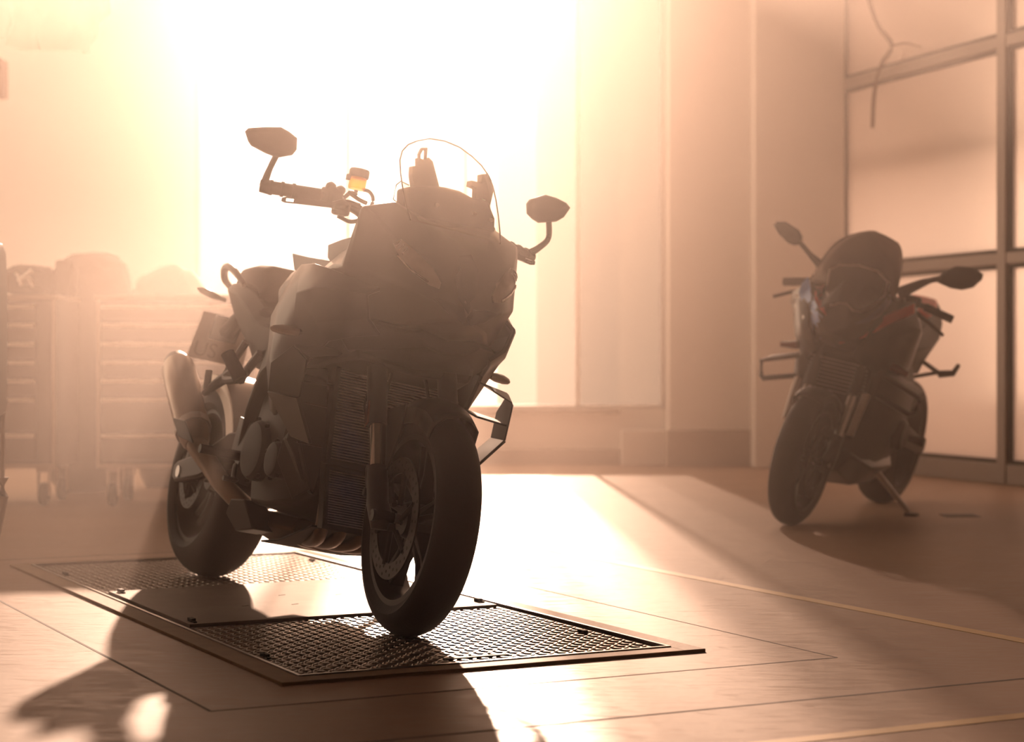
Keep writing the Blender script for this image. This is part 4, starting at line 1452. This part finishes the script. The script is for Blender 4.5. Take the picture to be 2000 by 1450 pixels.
mirror_b([(1822, 548), (1850, 527), (1868, 520), (1900, 522), (1920, 536), (1918, 546), (1900, 562), (1878, 567), (1855, 563)], -.36,
         [V(-.28, .17, 1.08), B.at(1795, 556, x=-.30), B.at(1818, 548, x=-.33), B.at(1845, 543, x=-.36)], [.03, .020, .012, .014])
# tank, seat, tail with red top, subframe, pegs
bm = bmesh.new()
hull(bm, [(-.34, [(0, 1.02), (.12, 1.01), (.17, .93), (.16, .80), (0, .78)]),
          (-.50, [(0, 1.06), (.14, 1.05), (.21, .96), (.19, .80), (0, .78)]),
          (-.66, [(0, 1.03), (.12, 1.02), (.19, .94), (.17, .78), (0, .76)]),
          (-.82, [(0, .90), (.09, .89), (.13, .86), (.13, .76), (0, .74)])])
Q('fuel_tank', bm, 'black_paint', bev=.01)
bm = bmesh.new()
hull(bm, [(-.80, [(0, .86), (.10, .855), (.13, .83), (.12, .77), (0, .76)]),
          (-1.00, [(0, .85), (.13, .845), (.16, .82), (.15, .77), (0, .76)]),
          (-1.10, [(0, .93), (.12, .92), (.14, .89), (.14, .80), (0, .79)])])
Q('rider_seat', bm, 'seat_cloth', bev=.012)
bm = bmesh.new()
hull(bm, [(-.62, [(0, .88), (.17, .90), (.225, .84), (.19, .72), (0, .70)]),
          (-.84, [(0, .86), (.16, .92), (.235, .86), (.20, .72), (0, .70)]),
          (-1.05, [(0, .92), (.14, .96), (.215, .90), (.16, .76), (0, .74)]),
          (-1.25, [(0, 1.01), (.11, 1.01), (.165, .96), (.11, .84), (0, .82)]),
          (-1.48, [(0, 1.05), (.06, 1.05), (.085, 1.02), (.05, .94), (0, .93)])])
tf_b = Q('tail_fairing', bm, 'black_plastic', bev=.008)
bm = bmesh.new()
hull(bm, [(-1.12, [(0, .985), (.10, .985), (.13, .97), (.12, .95), (0, .95)]), (-1.3, [(0, 1.05), (.09, 1.05), (.11, 1.03), (.10, 1.0), (0, 1.0)]), (-1.44, [(0, 1.068), (.06, 1.066), (.07, 1.05), (.06, 1.03), (0, 1.03)])])
Q('pillion_cover', bm, 'paint_red', tf_b, bev=.008)
for s in (-1, 1):
    bm = bmesh.new()
    tube(bm, [V(-.78, s * .19, .80), V(-.95, s * .26, .745), V(-.96, s * .275, .735)], [.011, .011, .013], 8, smooth=False)
    tube(bm, [V(-.80, s * .18, .70), V(-.95, s * .265, .742)], .010, 8, smooth=False)
    br = Q('peg_bracket', bm, 'dark_satin')
    bm = bmesh.new()
    tube(bm, [V(-.955, s * .27, .735), V(-.955, s * .335, .755), V(-.94, s * .355, .80)], [.018, .016, .010], 8, smooth=False)
    Q('passenger_peg', bm, 'rubber', br)
    bm = bmesh.new()
    tube(bm, [V(-.78, s * .15, .42), V(-.78, s * .32, .42)], [.02, .022], 8, smooth=False)
    Q('rider_peg', bm, 'dark_metal')
    bm = bmesh.new()
    rings = []
    for x, y, z, h, w in ((-.86, .10, .44, .055, .03), (-1.1, .125, .40, .05, .026), (-1.47, .138, .326, .035, .018), (-1.52, .138, .326, .02, .016)):
        c = V(x, s * y, z)
        rings.append([c + V(0, -w, h), c + V(0, w, h), c + V(0, w, -h), c + V(0, -w, -h)])
    loft(bm, rings)
    Q('swingarm', bm, 'dark_metal', bev=.008)
bm = bmesh.new()
tube(bm, [V(-.70, -.16, .25), V(-.95, -.17, .30), V(-1.12, -.19, .40)], [.035, .045, .03], 12)
Q('silencer', bm, 'titanium')
bm = bmesh.new()
tlb = math.tan(B.lean)
tube(bm, [V(-.66, .14, .26), V(-.68, .25, .17), V(-.70, .345, .345 * tlb + .012)], [.017, .014, .012], 10)
sst = Q('side_stand', bm, 'steel')
bm = bmesh.new()
box(bm, (-.70, .355, .355 * tlb + .006), (.06, .055, .012), Matrix.Rotation(B.lean, 3, 'X'))
Q('stand_foot', bm, 'dark_satin', sst)

# ================================================================== LEFT SIDE: drawer cabinets and what stands around them
DC = 9.4
KC = F / DC
def cab_z(py):
    return H - (py - YH) / KC
def cab_x(px):
    return (px - 1000) / KC
def cabinet(x0, x1, hx0, hx1, label):
    """x0..x1 body, hx0..hx1 drawer fronts"""
    y0, y1 = DC, DC + 0.5
    zb, zt = cab_z(915), cab_z(578)
    c = empty('drawer_cabinet', label, 'cabinet', 'drawer cabinets by the left wall', Matrix.Translation(V((x0 + x1) / 2, DC + 0.25, 0)))
    off = V(-(x0 + x1) / 2, -(DC + 0.25), 0)
    def b_(name, lo, hi, m, par=None, bev=0.0):
        return bxo(name, [a + o for a, o in zip(lo, off)], [a + o for a, o in zip(hi, off)], m, par or c, bev)
    b_('body', (x0, y0 + .012, zb), (x1, y1, zt - .02), 'cabinet_paint')
    b_('top', (x0 - .01, y0 - .01, zt - .02), (x1 + .01, y1 + .01, zt + .006), 'cabinet_edge', bev=.006)
    b_('side_trim', (x0, y0, zb), (x0 + .018, y0 + .02, zt - .02), 'cabinet_edge')
    b_('side_trim', (x1 - .018, y0, zb), (x1, y0 + .02, zt - .02), 'cabinet_edge')
    b_('bottom_rail', (x0 + .018, y0, zb), (x1 - .018, y0 + .02, zb + .022), 'cabinet_edge')
    rows = [598, 634, 671, 707, 743, 780, 850, 905]
    for a, b in zip(rows[:-1], rows[1:]):
        z1, z0 = cab_z(a) + .012, cab_z(b) + .016
        d = b_('drawer', (hx0, y0 - .004, z0), (hx1, y0 + .012, z1 - .004), 'cabinet_paint', bev=.003)
        b_('handle', (hx0 + .004, y0 - .024, z1 - .026), (hx1 - .004, y0 - .003, z1 - .006), 'handle_alu', d, bev=.003)
    for xx in (x0 + .07, x1 - .07):
        for yy in (y0 + .06, y1 - .06):
            bm = bmesh.new()
            lathe(bm, [(-.018, .052), (-.018, .02), (.018, .02), (.018, .052), (.01, .058), (-.01, .058)], V(xx, yy, .058) + off, 'x', 20)
            w = finish('caster', bm, 'rubber', c)
            bm = bmesh.new()
            for q in (-.026, .026):
                box(bm, V(xx + q, yy, .11) + off, (.006, .04, .12))
            box(bm, V(xx, yy, zb - .01) + off, (.06, .06, .022))
            finish('caster_fork', bm, 'cabinet_edge', w)
    return c
cabinet(cab_x(188), cab_x(505), cab_x(198), cab_x(495), 'brown drawer cabinet with pale handles right behind the black motorcycle\'s tail')
cabinet(cab_x(-205), cab_x(108), cab_x(-150), cab_x(70), 'brown drawer cabinet with short pale handles cut off by the left picture edge')
# covered machine behind and between the cabinets
def lump(bm, c, sx, sy, sz, seed, amp=.08, n=14):
    st = len(bm.verts)
    bmesh.ops.create_uvsphere(bm, u_segments=n * 2, v_segments=n, radius=1.0)
    bm.verts.ensure_lookup_table()
    for v in list(bm.verts)[st:]:
        p = v.co.copy()
        k = 1 + amp * noise.noise(p * 2.2 + V(seed, seed * .7, 0)) * 2
        e_ = 0.6
        q = V(*[math.copysign(abs(a) ** e_, a) for a in p]) * k
        v.co = V(c[0] + q.x * sx, c[1] + q.y * sy, max(0.0, c[2] + q.z * sz))
DB = DC + 0.92
def bxp(px):
    return (px - 1000) / F * DB
def bzp(py):
    return H - (py - YH) / F * DB
bm = bmesh.new()
lump(bm, (bxp(180), DB, bzp(500) / 2), .26, .26, bzp(500) / 2 * 1.0, 3.1, .05, 18)
mc = tag(finish('covered_machine', bm, 'tarp', ang=60), 'tall rounded covered machine rising between the two drawer cabinets', 'machine')
bm = bmesh.new()
lump(bm, (bxp(292), DB + .62, bzp(512) / 2), .22, .25, bzp(512) / 2 * 1.0, 8.3, .05, 16)
tag(finish('covered_machine', bm, 'tarp', ang=60), 'lower rounded covered machine behind the drawer cabinet nearest the motorcycle tail', 'machine')
zt = cab_z(578) + .006
bm = bmesh.new()
lump(bm, (cab_x(35), DC + .25, zt + .075), .13, .14, .075, 5.5, .12)
for v in bm.verts:
    v.co.z = max(v.co.z, zt)
tb = tag(finish('tool_bag', bm, 'tarp', ang=60), 'dark slumped tool bag on top of the left drawer cabinet', 'bag')
for (a, b) in (((35, 548), (62, 528)), ((32, 533), (42, 558)), ((55, 542), (64, 560))):
    bm = bmesh.new()
    tube(bm, [px_at(a[0], a[1], DC + .09), px_at((a[0] + b[0]) / 2 + 2, (a[1] + b[1]) / 2, DC + .085), px_at(b[0], b[1], DC + .09)], .010, 8)
    finish('strap', bm, 'handle_alu', tb)
bm = bmesh.new()
lump(bm, (cab_x(106), DC + .25, zt + .09), .055, .08, .09, 2.2, .1)
for v in bm.verts:
    v.co.z = max(v.co.z, zt)
tag(finish('cloth_bundle', bm, 'tarp', ang=60), 'small upright cloth bundle beside the tool bag on the left cabinet', 'cloth')

# service trolley at the left picture edge: a curved pale panel, a round knob, a pale foot
DT = 6.1
tx = (-15 - 1000) / F * DT
tro = empty('service_trolley', 'curved pale panel with a round knob cut off at the left picture edge', 'trolley', mtx=Matrix.Translation(V(tx - .20, DT, 0)))
def tz(py):
    return H - (py - YH) / F * DT
bm = bmesh.new()
prof = []
for py, dx in ((470, -.01), (490, .002), (540, .005), (620, .008), (720, .007), (790, .006), (815, .0)):
    prof.append((dx, tz(py)))
rings = []
for yy in (-.16, .16):
    rings.append([V(.20 + dx, yy, z) for dx, z in prof] + [V(-.2, yy, prof[-1][1]), V(-.2, yy, prof[0][1])])
loft(bm, rings)
finish('panel', bm, 'cabinet_paint', tro, bev=.004)
bm = bmesh.new()
tube(bm, [V(.205 + dx, -.165, z) for dx, z in prof], .0035, 8)
finish('edge_strip', bm, 'pale_plastic', tro)
bm = bmesh.new()
ball(bm, (.19, -.17, tz(835)), .026, (1, .8, 1))
finish('knob', bm, 'pale_plastic', tro)
for yy in (-.14, .14):
    for xx in (-.17, .195):
        bm = bmesh.new()
        tube(bm, [V(xx, yy, tz(815) + .01), V(xx, yy, tz(938))], .008, 10, smooth=False)
        tube(bm, [V(xx, yy, tz(938)), V(xx, yy, tz(975)), V(xx * .75, yy, 0.002)], [.022, .020, .012], 12, smooth=False)
        finish('leg', bm, 'pale_plastic', tro)

# box on the left wall side, crumpled plastic sheet hanging from above, cable on the partition
px0 = px_at(-18, 118, 11.0); px1 = px_at(12, 192, 11.0)
bb_ = bxo('switch_box', (px0.x - .1, 10.9, px1.z), (px1.x, 11.05, px0.z), 'brown_box', bev=.006)
tag(bb_, 'small brown box on a post at the left picture edge', 'box')
bm = bmesh.new()
tube(bm, [V(px1.x - .12, 11.0, px1.z), V(px1.x - .12, 11.0, 0.0)], .02, 10, smooth=False)
finish('post', bm, 'cabinet_paint', bb_)

DS = 9.0
bm = bmesh.new()
rows = []
nx, nz = 34, 18
for j in range(nz):
    row = []
    for i in range(nx):
        u, v = i / (nx - 1), j / (nz - 1)
        px = -90 + 310 * u
        low = 70 + 55 * math.sin(u * 3.0) * u - 60 * max(0, u - .72) * 4 * .6 + 12 * math.sin(u * 17)
        py = -420 + (low + 420) * v
        p = px_at(px, py, DS)
        w = noise.noise(V(u * 9, v * 5, 1.3)) * .09 + noise.noise(V(u * 22, v * 9, 4.1)) * .05
        row.append(p + V(w * .4, w + .12 * math.sin(u * 11), w * .3))
    rows.append(row)
grid_shell(bm, rows)
top = max(v.co.z for v in bm.verts)
sh = finish('plastic_sheet', bm, 'plastic_sheet', ang=80)
tag(sh, 'crumpled translucent plastic sheet hanging in the top left corner', 'sheet')
bm = bmesh.new()
for q in (-60, 60, 180):
    p = px_at(q, -420, DS)
    tube(bm, [V(p.x, DS, top - .05), V(p.x, DS, CEIL)], .004, 6, smooth=False)
finish('cord', bm, 'cable', sh)

def part_pt(px, py):
    """point a hand's width in front of the partition glass seen at a pixel"""
    D = V((px - 1000) / F, 1, -(py - YH) / F)
    O_ = V(0, 0, H)
    q = PA + pnrm * .12
    return O_ + D * ((q - O_).dot(pnrm) / D.dot(pnrm))
bm = bmesh.new()
c0 = part_pt(1690, -60)
tube(bm, [V(c0.x, c0.y, CEIL), V(c0.x, c0.y, (c0.z + CEIL) / 2), c0, part_pt(1698, 0), part_pt(1716, 50), part_pt(1742, 90), part_pt(1722, 125), part_pt(1708, 180), part_pt(1704, 250)], .013, 8)
cb = tag(finish('hanging_cable', bm, 'cable'), 'thin brown cable with a side branch hanging in front of the glass partition', 'cable')
bm = bmesh.new()
tube(bm, [part_pt(1742, 90), part_pt(1770, 85), part_pt(1800, 92)], [.010, .007, .004], 8)
finish('branch', bm, 'cable', cb)

# ================================================================== HAZE
# haze is thick in the back of the hall; its high front part stands in for lens glare
HAZE = 0.024
TAIL_VEIL = 1.6
HAZE_COL = (1.0, 0.87, 0.79, 1)
m = bpy.data.materials.new('haze')
m.use_nodes = True
nt = m.node_tree
nt.nodes.remove(nt.nodes['Principled BSDF'])
geo = nt.nodes.new('ShaderNodeNewGeometry')
sep = nt.nodes.new('ShaderNodeSeparateXYZ')
nt.links.new(geo.outputs['Position'], sep.inputs[0])
def ramp(sock, a, b, lo, hi):
    r = nt.nodes.new('ShaderNodeMapRange')
    r.interpolation_type = 'SMOOTHSTEP'
    r.inputs['From Min'].default_value = a
    r.inputs['From Max'].default_value = b
    r.inputs['To Min'].default_value = lo
    r.inputs['To Max'].default_value = hi
    nt.links.new(sock, r.inputs['Value'])
    return r.outputs[0]
back = ramp(sep.outputs['Y'], 4.5, 6.2, 0.0, 1.0)
far = ramp(sep.outputs['Y'], 8.5, 11.0, 1.0, 1.3)
high = ramp(sep.outputs['Z'], 0.40, 1.40, 0.0, 0.88)
mxn = nt.nodes.new('ShaderNodeMath')
mxn.operation = 'MAXIMUM'
nt.links.new(back, mxn.inputs[0])
nt.links.new(high, mxn.inputs[1])
def times(p, q):
    k = nt.nodes.new('ShaderNodeMath')
    k.operation = 'MULTIPLY'
    for i, v in enumerate((p, q)):
        if isinstance(v, (int, float)):
            k.inputs[i].default_value = v
        else:
            nt.links.new(v, k.inputs[i])
    return k.outputs[0]
# extra density shaped to brighten the veil round the front motorcycle's tail
tail_veil = times(ramp(sep.outputs['X'], -0.95, 0.0, TAIL_VEIL, 0.0), ramp(sep.outputs['Z'], 0.90, 1.30, 1.0, 0.0))
tail_veil = times(tail_veil, times(ramp(sep.outputs['Y'], 4.3, 5.3, 0.0, 1.0), ramp(sep.outputs['Y'], 6.6, 8.2, 1.0, 0.0)))
sm = nt.nodes.new('ShaderNodeMath')
sm.operation = 'ADD'
nt.links.new(times(mxn.outputs[0], far), sm.inputs[0])
nt.links.new(tail_veil, sm.inputs[1])
prod = times(sm.outputs[0], HAZE)
addv = nt.nodes.new('ShaderNodeAddShader')
for share, g_ in ((0.72, 0.82), (0.28, 0.15)):
    v_ = nt.nodes.new('ShaderNodeVolumeScatter')
    v_.inputs['Color'].default_value = HAZE_COL
    v_.inputs['Anisotropy'].default_value = g_
    k_ = nt.nodes.new('ShaderNodeMath')
    k_.operation = 'MULTIPLY'
    k_.inputs[1].default_value = share
    nt.links.new(prod, k_.inputs[0])
    nt.links.new(k_.outputs[0], v_.inputs['Density'])
    nt.links.new(v_.outputs[0], addv.inputs[0 if share > 0.5 else 1])
nt.links.new(addv.outputs[0], nt.nodes['Material Output'].inputs['Volume'])
MATS['haze'] = m
hzo = bxo('haze', (XL + .05, -1.0, .012), (2.15, 12.75, CEIL - .05), 'haze')
hzo['kind'] = 'stuff'
tag(hzo, 'warm sunlit haze hanging in the hall, thickest before the windows', 'haze')
